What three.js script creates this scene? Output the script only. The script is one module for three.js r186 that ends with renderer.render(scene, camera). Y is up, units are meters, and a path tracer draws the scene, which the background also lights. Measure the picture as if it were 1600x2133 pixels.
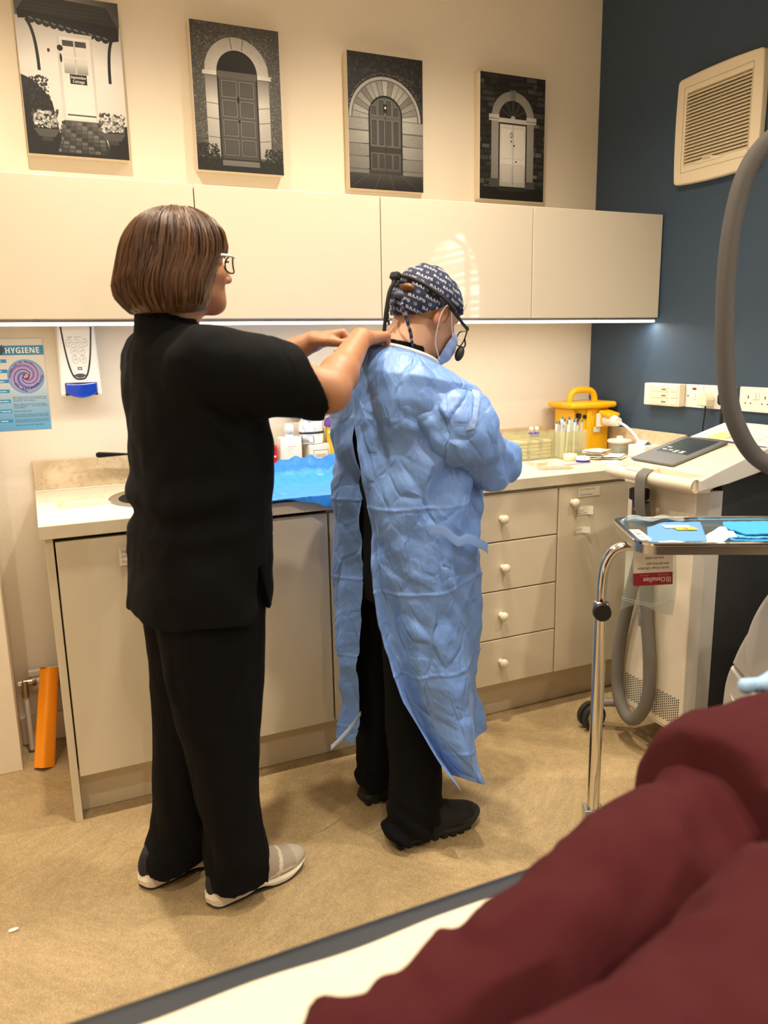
import * as THREE from 'three';
import { RoundedBoxGeometry } from 'three/addons/geometries/RoundedBoxGeometry.js';
import { mergeGeometries } from 'three/addons/utils/BufferGeometryUtils.js';
import { ImprovedNoise } from 'three/addons/math/ImprovedNoise.js';
import { RectAreaLightUniformsLib } from 'three/addons/lights/RectAreaLightUniformsLib.js';

// ------------------------------------------------------------------ camera, sky, exposure
const scene = new THREE.Scene();
const camera = new THREE.PerspectiveCamera(66.417, 1600 / 2133, 0.05, 30);
camera.position.set(0.0138, 1.3559, 2.8665);
camera.rotation.set(-0.20743, -0.4197, -0.01904, 'YXZ');
camera.focus = 2.45;
camera.userData.fStop = 2.8;
scene.background = new THREE.Color(8.5, 9.2, 9.8);             // overcast daylight outside the window
const renderer = new THREE.WebGLRenderer({ antialias: true });
renderer.toneMapping = THREE.LinearToneMapping;
renderer.toneMappingExposure = 1.05;
renderer.shadowMap.enabled = true;
RectAreaLightUniformsLib.init();

// ------------------------------------------------------------------ lamps: ceiling downlights (x, z) and the strip under the wall units
const CEIL = 2.78;
const DOWNLIGHTS = [[0.15, 0.8], [1.25, 0.8], [-0.6, 2.2], [0.88, 1.5], [2.02, 2.1], [0.2, 3.4], [1.45, 3.4]];
const DOWN_COLOR = new THREE.Color(1.0, 0.872, 0.69), DOWN_POWER = 10.6;
const STRIP_COLOR = new THREE.Color(1.0, 0.95, 0.87), STRIP_POWER = 58;

// ------------------------------------------------------------------ helpers
const V = (x, y, z) => new THREE.Vector3(x, y, z);
const perlin = new ImprovedNoise();
const N3 = (x, y, z) => perlin.noise(x + 31.7, y + 17.3, z + 5.9);
const fbm = (x, y, z, o = 4) => { let s = 0, a = 0.5, f = 1; for (let i = 0; i < o; i++) { s += a * N3(x * f, y * f, z * f); a *= 0.5; f *= 2.03; } return s; };
function rng(seed) { let a = seed >>> 0; return () => { a = (a + 0x6d2b79f5) | 0; let t = Math.imul(a ^ (a >>> 15), 1 | a); t = (t + Math.imul(t ^ (t >>> 7), 61 | t)) ^ t; return ((t ^ (t >>> 14)) >>> 0) / 4294967296; }; }
const clamp = (x, a = 0, b = 1) => Math.min(b, Math.max(a, x));
const lerp = (a, b, t) => a + (b - a) * t;
const smooth = (a, b, x) => { const t = clamp((x - a) / (b - a)); return t * t * (3 - 2 * t); };
const taken = new Map();
function numbered(name) { const n = taken.get(name) ?? 0; taken.set(name, n + 1); return n ? `${name}_${String(n).padStart(3, '0')}` : name; }
function shade(o) { o.castShadow = true; o.receiveShadow = true; return o; }
function part(name, geo, material, parent) { const m = shade(new THREE.Mesh(Array.isArray(geo) ? merge(geo) : geo, material)); m.name = name; parent.add(m); return m; }
function tag(o, label, category, group) { o.userData.label = label; o.userData.category = category; if (group) o.userData.group = group; return o; }
function thing(name, label, category, pos = [0, 0, 0], turn = 0, group) {
  const o = new THREE.Group(); o.name = numbered(name); o.position.set(...pos); o.rotation.y = turn; scene.add(o); return tag(o, label, category, group);
}
function single(name, geo, material, label, category, group) { const m = part(numbered(name), geo, material, scene); return tag(m, label, category, group); }
function struct(name, geo, material, label) { const m = part(name, geo, material, scene); m.userData.kind = 'structure'; if (label) m.userData.label = label; return m; }
function merge(list) {
  const flat = list.map((g) => { const h = g.index ? g.toNonIndexed() : g; if (!h.attributes.uv) h.setAttribute('uv', new THREE.BufferAttribute(new Float32Array(h.attributes.position.count * 2), 2)); for (const k of Object.keys(h.attributes)) if (!['position', 'normal', 'uv'].includes(k)) h.deleteAttribute(k); return h; });
  return mergeGeometries(flat);
}
// uv in metres from the position, by the way each face points
function metric(geo, s = 1) {
  const g = geo.index ? geo.toNonIndexed() : geo, p = g.attributes.position, n = g.attributes.normal, uv = new Float32Array(p.count * 2);
  for (let i = 0; i < p.count; i += 3) {
    let ax = 0, ay = 0, az = 0; for (let k = 0; k < 3; k++) { ax += Math.abs(n.getX(i + k)); ay += Math.abs(n.getY(i + k)); az += Math.abs(n.getZ(i + k)); }
    for (let k = i; k < i + 3; k++) { const x = p.getX(k), y = p.getY(k), z = p.getZ(k); const [u, v] = ay >= ax && ay >= az ? [x, z] : ax >= az ? [z, y] : [x, y]; uv[k * 2] = u * s; uv[k * 2 + 1] = v * s; }
  }
  g.setAttribute('uv', new THREE.BufferAttribute(uv, 2)); return g;
}
// box by its lower and upper corners, with rounded edges
function bx(x0, y0, z0, x1, y1, z1, r = 0.002, seg = 2) {
  const w = x1 - x0, h = y1 - y0, d = z1 - z0, rr = Math.min(r, w * 0.49, h * 0.49, d * 0.49);
  const g = rr > 0 ? new RoundedBoxGeometry(w, h, d, seg, rr) : new THREE.BoxGeometry(w, h, d);
  g.translate((x0 + x1) / 2, (y0 + y1) / 2, (z0 + z1) / 2); return g;
}
function cyl(x, y, z, r, h, axis = 'y', r2 = r, seg = 28) {
  const g = new THREE.CylinderGeometry(r2, r, h, seg); if (axis === 'x') g.rotateZ(-Math.PI / 2); if (axis === 'z') g.rotateX(Math.PI / 2); return g.translate(x, y, z);
}
function lathe(pts, seg = 36) { return new THREE.LatheGeometry(pts.map(([r, y]) => new THREE.Vector2(r, y)), seg); }
function tube(pts, r, seg = 48, rad = 12, closed = false) { return new THREE.TubeGeometry(new THREE.CatmullRomCurve3(pts.map((p) => V(...p)), closed, 'catmullrom', 0.5), seg, r, rad, closed); }
function prism(pts, depth, bevel = 0, curve = 12) {
  const s = pts instanceof THREE.Shape ? pts : new THREE.Shape(pts.map(([x, y]) => new THREE.Vector2(x, y)));
  return new THREE.ExtrudeGeometry(s, { depth: depth - 2 * bevel, bevelEnabled: bevel > 0, bevelThickness: bevel, bevelSize: bevel, bevelOffset: -bevel, bevelSegments: 2, curveSegments: curve }).translate(0, 0, bevel);
}
function roundRect(w, h, r) {
  const s = new THREE.Shape(), x = -w / 2, y = -h / 2; s.moveTo(x + r, y); s.lineTo(x + w - r, y); s.absarc(x + w - r, y + r, r, -Math.PI / 2, 0); s.lineTo(x + w, y + h - r); s.absarc(x + w - r, y + h - r, r, 0, Math.PI / 2);
  s.lineTo(x + r, y + h); s.absarc(x + r, y + h - r, r, Math.PI / 2, Math.PI); s.lineTo(x, y + r); s.absarc(x + r, y + r, r, Math.PI, Math.PI * 1.5); return s;
}
// grid surface from P(u, v) -> [x, y, z]
function sheet(P, nu, nv, us = 1, vs = 1) {
  const pos = [], uv = [], idx = [];
  for (let j = 0; j <= nv; j++) for (let i = 0; i <= nu; i++) { const u = i / nu, v = j / nv; pos.push(...P(u, v)); uv.push(u * us, v * vs); }
  for (let j = 0; j < nv; j++) for (let i = 0; i < nu; i++) { const a = j * (nu + 1) + i, b = a + 1, c = a + nu + 1, d = c + 1; idx.push(a, b, d, a, d, c); }
  const g = new THREE.BufferGeometry(); g.setAttribute('position', new THREE.Float32BufferAttribute(pos, 3)); g.setAttribute('uv', new THREE.Float32BufferAttribute(uv, 2)); g.setIndex(idx); g.computeVertexNormals(); return g;
}
// the same with a thickness (front, back and rim)
function thick(P, nu, nv, t, us = 1, vs = 1) {
  const g = sheet(P, nu, nv, us, vs), p = g.attributes.position, n = g.attributes.normal, c = p.count, pos = [], uv = [], idx = [];
  for (const s of [0.5, -0.5]) for (let i = 0; i < c; i++) { pos.push(p.getX(i) + n.getX(i) * t * s, p.getY(i) + n.getY(i) * t * s, p.getZ(i) + n.getZ(i) * t * s); uv.push(g.attributes.uv.getX(i), g.attributes.uv.getY(i)); }
  const q = g.index.array; for (let i = 0; i < q.length; i += 3) { idx.push(q[i], q[i + 1], q[i + 2], q[i] + c, q[i + 2] + c, q[i + 1] + c); }
  const rim = (a, b) => idx.push(a, a + c, b, b, a + c, b + c);
  for (let i = 0; i < nu; i++) { rim(i, i + 1); rim(nv * (nu + 1) + i + 1, nv * (nu + 1) + i); }
  for (let j = 0; j < nv; j++) { rim((j + 1) * (nu + 1), j * (nu + 1)); rim(j * (nu + 1) + nu, (j + 1) * (nu + 1) + nu); }
  const r = new THREE.BufferGeometry(); r.setAttribute('position', new THREE.Float32BufferAttribute(pos, 3)); r.setAttribute('uv', new THREE.Float32BufferAttribute(uv, 2)); r.setIndex(idx); r.computeVertexNormals(); return r;
}
// ------------------------------------------------------------------ textures
function canvas(w, h, draw) { const c = document.createElement('canvas'); c.width = w; c.height = h; draw(c.getContext('2d'), w, h); const t = new THREE.CanvasTexture(c); t.colorSpace = THREE.SRGBColorSpace; t.magFilter = THREE.LinearFilter; t.anisotropy = 8; return t; }
function field(n, fn, srgb = false) {   // fn(u, v) -> number or [r, g, b], tileable if fn is
  const d = new Uint8Array(n * n * 4);
  for (let j = 0; j < n; j++) for (let i = 0; i < n; i++) { const c = fn(i / n, j / n), o = (j * n + i) * 4, a = typeof c === 'number' ? [c, c, c] : c; for (let k = 0; k < 3; k++) d[o + k] = clamp(a[k]) * 255; d[o + 3] = 255; }
  const t = new THREE.DataTexture(d, n, n); t.wrapS = t.wrapT = THREE.RepeatWrapping; t.magFilter = THREE.LinearFilter; if (srgb) t.colorSpace = THREE.SRGBColorSpace; t.needsUpdate = true; return t;
}
const rep = (t, x, y) => { const c = t.clone(); c.repeat.set(x, y); c.needsUpdate = true; return c; };
const tile = (u, v, f, s = 0, o = 3) => { const a = u * Math.PI * 2, b = v * Math.PI * 2, r = f / (Math.PI * 2); return fbm(Math.cos(a) * r + s, Math.sin(a) * r + Math.cos(b) * r * 1.3, Math.sin(b) * r + s * 0.7, o); };
const std = (color, roughness = 0.6, more = {}) => new THREE.MeshStandardMaterial({ color, roughness, ...more });
const phys = (color, roughness = 0.5, more = {}) => new THREE.MeshPhysicalMaterial({ color, roughness, ...more });
const TX = {};
{ const r = rng(7); const white = new Float32Array(256 * 256).map(() => r()); TX.white = (u, v) => white[(Math.floor(v * 256) & 255) * 256 + (Math.floor(u * 256) & 255)]; }
TX.plaster = field(256, (u, v) => 0.5 + tile(u, v, 22, 1) * 0.5 + (TX.white(u, v) - 0.5) * 0.12);
TX.grain = field(256, (u, v) => 0.5 + (TX.white(u, v) - 0.5) * 0.9);
TX.cloth = field(128, (u, v) => { const i = Math.floor(u * 128), j = Math.floor(v * 128); return 0.5 + 0.3 * Math.sin((i + j) * Math.PI / 2) + (TX.white(u, v) - 0.5) * 0.3; });
{ const r = rng(11), n = 1024, sp = new Float32Array(n * n); for (let i = 0; i < n * n; i++) sp[i] = r();
  TX.floor = field(n, (u, v) => { const i = Math.floor(u * n), j = Math.floor(v * n), s = sp[j * n + i] * 0.6 + 0.4 * sp[((j >> 1) * n + (i >> 1))]; const big = tile(u, v, 9, 3, 4) * 0.2 + tile(u, v, 40, 5, 2) * 0.2; const t = clamp(0.5 + (s - 0.5) * 1.05 + big); return [lerp(0.53, 0.84, t), lerp(0.445, 0.735, t), lerp(0.31, 0.55, t)]; }, true);
  TX.floorBump = field(512, (u, v) => { const i = Math.floor(u * 512), j = Math.floor(v * 512); return sp[j * n + i]; }); }
TX.stone = field(512, (u, v) => { const w = tile(u, v, 6, 2, 4), k = tile(u + w * 0.18, v + w * 0.1, 11, 8, 4); const vein = Math.pow(1 - Math.min(1, Math.abs(k + w * 0.5) * 6), 4); const t = 0.5 + w * 1.1 + (TX.white(u * 2, v * 2) - 0.5) * 0.08, br = smooth(0.1, 0.45, tile(u, v, 9, 31, 4) + w * 0.4); return [lerp(0.79, 0.92, t) - vein * 0.07 - br * 0.1, lerp(0.70, 0.845, t) - vein * 0.075 - br * 0.12, lerp(0.56, 0.72, t) - vein * 0.08 - br * 0.14]; }, true);
TX.laminate = field(512, (u, v) => { const t = 0.5 + tile(u * 0.5, v, 14, 4, 4) * 0.5 + (TX.white(u, v) - 0.5) * 0.1; return [lerp(0.84, 0.92, t), lerp(0.79, 0.87, t), lerp(0.68, 0.765, t)]; }, true);

// crumpled sheet: distance to the nearest cell border at three scales, tileable
{ const cells = (n, seed, tilt) => { const r = rng(seed), p = []; for (let j = 0; j < n; j++) for (let i = 0; i < n; i++) p.push([(i + r()) / n, (j + r()) / n, (r() - 0.5) * 2, (r() - 0.5) * 2]); return (u, v) => { let a = 9, b = 9, h = 0; const ci = Math.floor(u * n), cj = Math.floor(v * n); for (let dj = -1; dj <= 1; dj++) for (let di = -1; di <= 1; di++) { const I = ((ci + di) % n + n) % n, J = ((cj + dj) % n + n) % n, q = p[J * n + I], x = q[0] + (ci + di - I) / n - u, y = q[1] + (cj + dj - J) / n - v, d = Math.hypot(x, y * 0.75) * n; if (d < a) { b = a; a = d; h = (x * q[2] + y * q[3]) * n; } else if (d < b) b = d; } const e = b - a; return smooth(0, 0.32, e) * h * tilt + 0.1 * Math.min(1, e * 6); }; };
  const A = cells(4, 5, 0.5), B = cells(9, 6, 0.5), C = cells(19, 7, 0.5); TX.crinkle = field(1024, (u, v) => { const w = tile(u, v, 7, 4, 2) * 0.05, m = smooth(-0.1, 0.25, tile(u, v, 6, 12, 2)); return 0.45 + 0.62 * A(u + w, v - w * 0.7) + 0.26 * B(u - w, v + w) * (0.25 + 0.75 * m) + 0.09 * C(u, v) * m; }); }

// ------------------------------------------------------------------ shared materials
const M = {
  wall: std('#efe3cf', 0.85, { bumpMap: rep(TX.plaster, 3, 3), bumpScale: 0.0008 }),
  ceiling: std('#f1ebe0', 0.9),
  blue: std('#34475a', 0.62, { bumpMap: rep(TX.plaster, 3, 3), bumpScale: 0.0009 }),
  floor: std('#ffffff', 0.52, { map: rep(TX.floor, 1.1, 1.1), bumpMap: rep(TX.floorBump, 2.2, 2.2), bumpScale: 0.0006 }),
  whitePaint: std('#e6dccb', 0.45),
  gloss: phys('#e6dac4', 0.32, { clearcoat: 1, clearcoatRoughness: 0.035 }),
  carcass: std('#e3d8c4', 0.5),
  door: std('#ded1b7', 0.42),
  plinth: std('#d0c2a8', 0.5),
  worktop: std('#ffffff', 0.38, { map: rep(TX.laminate, 1.4, 1.4) }),
  splash: std('#ffffff', 0.4, { map: rep(TX.stone, 1.7, 1.7) }),
  steel: std('#c9c6c1', 0.28, { metalness: 1 }),
  chrome: std('#e2e0dc', 0.12, { metalness: 1 }),
  black: std('#0f0f11', 0.5), rubber: std('#1b1b1d', 0.75),
  white: std('#f2eee6', 0.4), cream: std('#efe4cc', 0.42),
};
// ------------------------------------------------------------------ the room
const XR = 2.316, XL = -1.35, ZF = 4.25;
struct('floor', metric(bx(XL - 0.1, -0.06, -0.1, XR + 0.1, 0, ZF + 0.1, 0)), M.floor);
struct('ceiling', metric(bx(XL - 0.1, CEIL, -0.1, XR + 0.1, CEIL + 0.1, ZF + 0.1, 0)), M.ceiling);
struct('wall_back', metric(bx(XL - 0.1, 0, -0.1, XR + 0.1, CEIL, 0, 0)), M.wall);
struct('wall_front', metric(bx(XL - 0.1, 0, ZF, XR + 0.1, CEIL, ZF + 0.1, 0)), M.wall);
struct('wall_left', [metric(bx(XL - 0.1, 0, -0.1, XL, CEIL, ZF + 0.1, 0)), metric(bx(XL, 0, 0, -0.13, CEIL, 0.2, 0.003))], M.wall);
// right wall with an arched sash window further along (mirrored in the gloss doors)
const WZ = 2.2, WW = 0.42, WY0 = 0.95, WY1 = 1.62;
{
  const outer = new THREE.Shape([[-0.1, 0], [ZF + 0.1, 0], [ZF + 0.1, CEIL], [-0.1, CEIL]].map(([x, y]) => new THREE.Vector2(x, y)));
  const hole = new THREE.Path(); hole.moveTo(WZ - WW, WY0); hole.lineTo(WZ + WW, WY0); hole.lineTo(WZ + WW, WY1); hole.absarc(WZ, WY1, WW, 0, Math.PI, false); hole.lineTo(WZ - WW, WY0); outer.holes.push(hole);
  const g = new THREE.ExtrudeGeometry(outer, { depth: 0.16, bevelEnabled: false, curveSegments: 24 });
  g.rotateY(-Math.PI / 2).translate(XR + 0.16, 0, 0);
  struct('wall_right', metric(g), M.blue);
  const w = new THREE.Group(); w.name = 'window_1'; w.userData.kind = 'structure'; scene.add(w);
  const X = XR + 0.09, fr = [];
  const arch = (r) => { const s = new THREE.Shape(); s.moveTo(WZ - r, WY0 + (WW - r)); s.lineTo(WZ + r, WY0 + (WW - r)); s.lineTo(WZ + r, WY1); s.absarc(WZ, WY1, r, 0, Math.PI, false); s.lineTo(WZ - r, WY0 + (WW - r)); return s; };
  const ring = arch(WW); ring.holes.push(arch(WW - 0.04));
  part('window_frame', new THREE.ExtrudeGeometry(ring, { depth: 0.05, bevelEnabled: false, curveSegments: 24 }).rotateY(-Math.PI / 2).translate(X + 0.025, 0, 0), M.white, w);
  for (const z of [-0.14, 0.14]) fr.push(bx(X - 0.02, WY0 + 0.03, WZ + z - 0.009, X + 0.02, WY1 + 0.34, WZ + z + 0.009, 0.002));
  for (const y of [0.2, 0.42, 0.67, 0.86]) fr.push(bx(X - 0.02, WY0 + y - 0.009, WZ - WW + 0.03 + (y > 0.8 ? 0.1 : 0), X + 0.02, WY0 + y + 0.009, WZ + WW - 0.03 - (y > 0.8 ? 0.1 : 0), 0.002));
  fr.forEach((g2) => part('glazing_bar', g2, M.white, w));
  part('pane', new THREE.ShapeGeometry(arch(WW - 0.03), 24).rotateY(-Math.PI / 2).translate(X, 0, 0), phys('#ffffff', 0.02, { transmission: 1, thickness: 0, side: THREE.DoubleSide }), w);
  for (let k = 0; k < 26; k++) { const y = WY0 + 0.03 + k * 0.04, h = y > WY1 ? Math.sqrt(Math.max(0, 0.37 ** 2 - (y - WY1) ** 2)) : 0.37; if (h > 0.05) part('blind_slat', new THREE.BoxGeometry(0.034, 0.0018, 2 * h).rotateZ(k % 7 === 3 ? 0.3 : 0.98).translate(XR + 0.045, y, WZ), M.white, w); }
  part('window_sill', bx(XR - 0.03, WY0 - 0.03, WZ - WW - 0.05, XR + 0.16, WY0, WZ + WW + 0.05, 0.004), M.white, w);
}
struct('baseboard_back', bx(-0.13, 0, 0, 0.03, 0.1, 0.018, 0.004), M.whitePaint);
// ------------------------------------------------------------------ downlights
const glowWarm = new THREE.MeshStandardMaterial({ color: '#fff2dc', emissive: new THREE.Color(1, 0.85, 0.62), emissiveIntensity: 12 });
DOWNLIGHTS.forEach(([x, z], i) => {
  const t = thing('downlight', ['round recessed ceiling downlight over the wall units, on the left', 'round recessed ceiling downlight over the wall units, on the right', 'round recessed ceiling downlight over the left edge of the room', 'round recessed ceiling downlight above the two standing women', 'round recessed ceiling downlight above the cooling unit', 'round recessed ceiling downlight above the foot of the couch', 'round recessed ceiling downlight above the head of the couch'][i], 'ceiling light', [x, CEIL, z], 0, 'ceiling downlights');
  part('trim_ring', lathe([[0.033, 0], [0.033, -0.006], [0.042, -0.006], [0.046, -0.001], [0.046, 0]]), M.white, t);
  part('lamp_lens', cyl(0, -0.003, 0, 0.032, 0.004), glowWarm, t);
  const l = new THREE.SpotLight(DOWN_COLOR, DOWN_POWER, 0, 1.22, 0.9, 2); l.name = 'downlight_lamp'; l.position.set(0, -0.008, 0); l.target.position.set(0, -2, 0); l.castShadow = true; l.shadow.radius = 1.6; l.shadow.mapSize.set(1024, 1024); t.add(l, l.target);
});
// ------------------------------------------------------------------ wall units with gloss doors and the light strip
const UY0 = 1.447, UY1 = 1.8355, UD = 0.4115, UX = [-0.682, -0.083, 0.516, 1.117, 1.713, 2.312];
['leftmost', 'long gloss white wall unit above the soap dispenser', 'gloss white wall unit behind the brown haired woman', 'gloss white wall unit behind the patterned surgical cap', 'gloss white wall unit meeting the blue wall'].forEach((label, i) => {
  const x0 = UX[i], x1 = UX[i + 1], t = thing('wall_cabinet', i ? label : 'gloss white wall unit at the far left end of the row', 'cabinet', [x0, UY0, 0], 0, 'gloss wall units above the worktop');
  const w = x1 - x0;
  part('carcass', bx(0.0005, 0.012, 0.001, w - 0.0005, UY1 - UY0 - 0.004, UD - 0.02, 0.001), M.carcass, t);
  part('door', bx(0.0015, 0.004, UD - 0.0185, w - 0.0015, UY1 - UY0, UD, 0.0022, 3), M.gloss, t);
});
{
  const t = thing('light_strip', 'long white light strip glowing under the wall units', 'strip light', [0, UY0, 0]);
  part('housing', bx(-0.68, -0.0045, UD - 0.03, XR - 0.012, 0.003, UD - 0.006, 0.001), std('#9a9893', 0.4, { metalness: 0.6 }), t);
  part('light_diffuser', bx(-0.68, -0.014, UD - 0.03, XR - 0.012, -0.0046, UD - 0.008, 0.003), new THREE.MeshStandardMaterial({ color: '#ffffff', emissive: STRIP_COLOR, emissiveIntensity: 3.2 }), t);
  for (const x of [0.045, 0.72, 1.33, 2.0]) part('mounting_clip', bx(x, -0.004, UD - 0.007, x + 0.016, 0.001, UD - 0.001, 0.0006), std('#5c5a57', 0.5), t);
  const l = new THREE.RectAreaLight(STRIP_COLOR, STRIP_POWER, XR + 0.66, 0.02); l.name = 'strip_lamp'; l.position.set((XR - 0.69) / 2, -0.0155, UD - 0.019); l.rotation.x = -Math.PI / 2; t.add(l);
}
// ------------------------------------------------------------------ worktop, splashbacks, base units
const WT = 0.9, WD = 0.61;
{
  // worktop with a round sink cut-out
  const s = new THREE.Shape([[0, 0], [XR, 0], [XR, WD], [0, WD]].map(([x, y]) => new THREE.Vector2(x, y)));
  const h = new THREE.Path(); h.absarc(0.41, 0.315, 0.19, 0, Math.PI * 2, true); s.holes.push(h);
  const g = new THREE.ExtrudeGeometry(s, { depth: 0.034, bevelEnabled: true, bevelThickness: 0.002, bevelSize: 0.002, bevelOffset: -0.002, bevelSegments: 2, curveSegments: 40 });
  g.rotateX(Math.PI / 2).translate(0, WT - 0.002, 0);
  single('worktop', metric(g), M.worktop, 'long cream stone effect worktop along the back wall', 'worktop');
  const sb = thing('splashback', 'beige marbled upstand between worktop and cream wall', 'upstand', [0, WT, 0]);
  part('back_panel', metric(bx(0, 0.0005, 0.001, XR - 0.016, 0.104, 0.018, 0.002)), M.splash, sb);
  part('edge_trim', bx(0, 0.0005, 0.0182, XR - 0.016, 0.004, 0.021, 0.001), M.white, sb);
  single('splashback', metric(bx(XR - 0.0155, WT + 0.0005, 0.0015, XR - 0.001, WT + 0.104, WD - 0.01, 0.002)), M.splash, 'beige marbled upstand along the blue wall', 'upstand');
}
const knobGeo = lathe([[0, 0.036], [0.008, 0.035], [0.0135, 0.031], [0.0165, 0.025], [0.016, 0.02], [0.011, 0.014], [0.0085, 0.01], [0.011, 0.004], [0.0125, 0], [0, 0]].reverse(), 24).rotateX(Math.PI / 2);
const knobMat = std('#e9ddc6', 0.35);
function front(parent, name, x0, x1, y0, y1, kx, ky) {
  const d = part(name, bx(x0 + 0.0022, y0 + 0.0022, 0.582, x1 - 0.0022, y1 - 0.0022, 0.6, 0.0025, 3), M.door, parent);
  if (kx !== undefined) { const k = part('knob', knobGeo, knobMat, d); k.position.set(kx, ky, 0.5995); }
  return d;
}
function baseUnit(label, x0, x1, top = WT - 0.0395) {
  const t = thing('base_cabinet', label, 'cabinet', [x0, 0, 0], 0, 'cream base units under the worktop');
  part('carcass', bx(0.0005, 0.142, 0.02, x1 - x0 - 0.0005, top, 0.578, 0.001), M.carcass, t);
  return t;
}
{
  const e = single('end_panel', bx(0.012, 0, 0.02, 0.0335, WT - 0.039, 0.597, 0.0015), M.door, 'tall cream end panel closing the left side of the base units', 'panel'); e.userData.group = undefined; delete e.userData.group;
  const a = baseUnit('wide cream base unit under the sink with a paper label', 0.036, 0.832, 0.74); front(a, 'door', 0, 0.796, 0.142, 0.852);
  const b = baseUnit('cream base unit with plain door behind the blue gown', 0.834, 1.37); front(b, 'door', 0, 0.536, 0.142, 0.852);
  const c = baseUnit('cream base unit of four drawers with round knobs', 1.372, 1.713); const ys = [0.144, 0.319, 0.5, 0.68, 0.852];
  const kx = [0.106, 0.104, 0.109, 0.101], ky = [0.232, 0.41, 0.587, 0.764];
  for (let i = 0; i < 4; i++) front(c, 'drawer', 0, 0.341, ys[i], ys[i + 1], kx[i], ky[i]);
  const d = baseUnit('cream base unit with three curling labels beside the laser unit', 1.715, 2.3); front(d, 'door', 0, 0.585, 0.142, 0.852, 0.06, 0.793);
  single('plinth', metric(bx(0.0345, 0.001, 0.52, 2.312, 0.139, 0.538, 0.001)), M.plinth, 'scuffed cream plinth board below the base units', 'plinth');
}
// paper labels with handwriting
function paper(name, label, w, h, rows, pos, turn, curl = 0.004, cat = 'label', ink = '#3c3a48', tilt = 0) {
  const tx = canvas(256, Math.round(256 * h / w), (c, W, H) => { c.fillStyle = '#ece2cd'; c.fillRect(0, 0, W, H); c.strokeStyle = ink; c.lineWidth = 2.4; const r = rng(Math.round(w * 9999 + h * 77777)); rows.forEach((row, k) => { c.fillStyle = ink; c.font = `italic ${Math.round(H / (rows.length + 1.6))}px serif`; c.fillText(row, W * 0.07, H * (k + 1.05) / (rows.length + 0.55), W * 0.88); }); });
  const o = single(name, thick((u, v) => [(u - 0.5) * w, (v - 0.5) * h, 0.0012 + curl * Math.pow(Math.abs(u * 2 - 1), 4)], 14, 4, 0.0004), std('#ffffff', 0.8, { map: tx }), label, cat);
  o.position.set(...pos); o.rotation.set(0, turn, tilt); return o;
}
paper('paper_label', 'small handwritten paper label on the door under the sink', 0.075, 0.052, ['Superv...', 'Dressings', 'Suture'], [0.238, 0.789, 0.6012], 0, 0.002);
paper('paper_label', 'upper handwritten label beside the round knob of the right door', 0.1, 0.036, ['Cryo Therapy Unit', '+', 'Steam Steriliser'], [1.848, 0.826, 0.6012], 0, 0.001);
paper('paper_label', 'middle handwritten label below the knob of the right door', 0.072, 0.032, ['Plus', 'Sick bowls', 'Tissues, masks'], [1.824, 0.757, 0.6012], 0, 0.012);
paper('paper_label', 'lowest peeling label on the right door with both ends curled', 0.074, 0.024, ['Dressing packs', 'Gauze'], [1.807, 0.684, 0.6012], 0, 0.02, 'label', '#5a5478', 0.03);
// ------------------------------------------------------------------ four canvas prints of front doors (black and white photographs)
const gray = (v) => `rgb(${v | 0},${(v * 0.985) | 0},${(v * 0.955) | 0})`;
function speckle(c, x, y, w, h, n, lo, hi, smin, smax, seed, alpha = 0.5) { const r = rng(seed); c.globalAlpha = alpha; for (let i = 0; i < n; i++) { c.fillStyle = gray(lerp(lo, hi, r())); const s = lerp(smin, smax, r()); c.beginPath(); c.ellipse(x + r() * w, y + r() * h, s, s * (0.5 + r() * 0.8), r() * 3, 0, 7); c.fill(); } c.globalAlpha = 1; }
function vignette(c, W, H, a) { const g = c.createRadialGradient(W / 2, H * 0.45, W * 0.3, W / 2, H * 0.5, W * 0.95); g.addColorStop(0, 'rgba(0,0,0,0)'); g.addColorStop(1, `rgba(0,0,0,${a})`); c.fillStyle = g; c.fillRect(0, 0, W, H); }
function lin(c, x0, y0, x1, y1, ...st) { const g = c.createLinearGradient(x0, y0, x1, y1); st.forEach(([t, v]) => g.addColorStop(t, gray(v))); return g; }
function panel(c, x, y, w, h, base, hi, lo) { c.fillStyle = gray(base); c.fillRect(x, y, w, h); c.lineWidth = 3; c.strokeStyle = gray(hi); c.strokeRect(x, y, w, h); c.strokeStyle = gray(lo); c.lineWidth = 2; c.strokeRect(x + 5, y + 5, w - 10, h - 10); }
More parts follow.
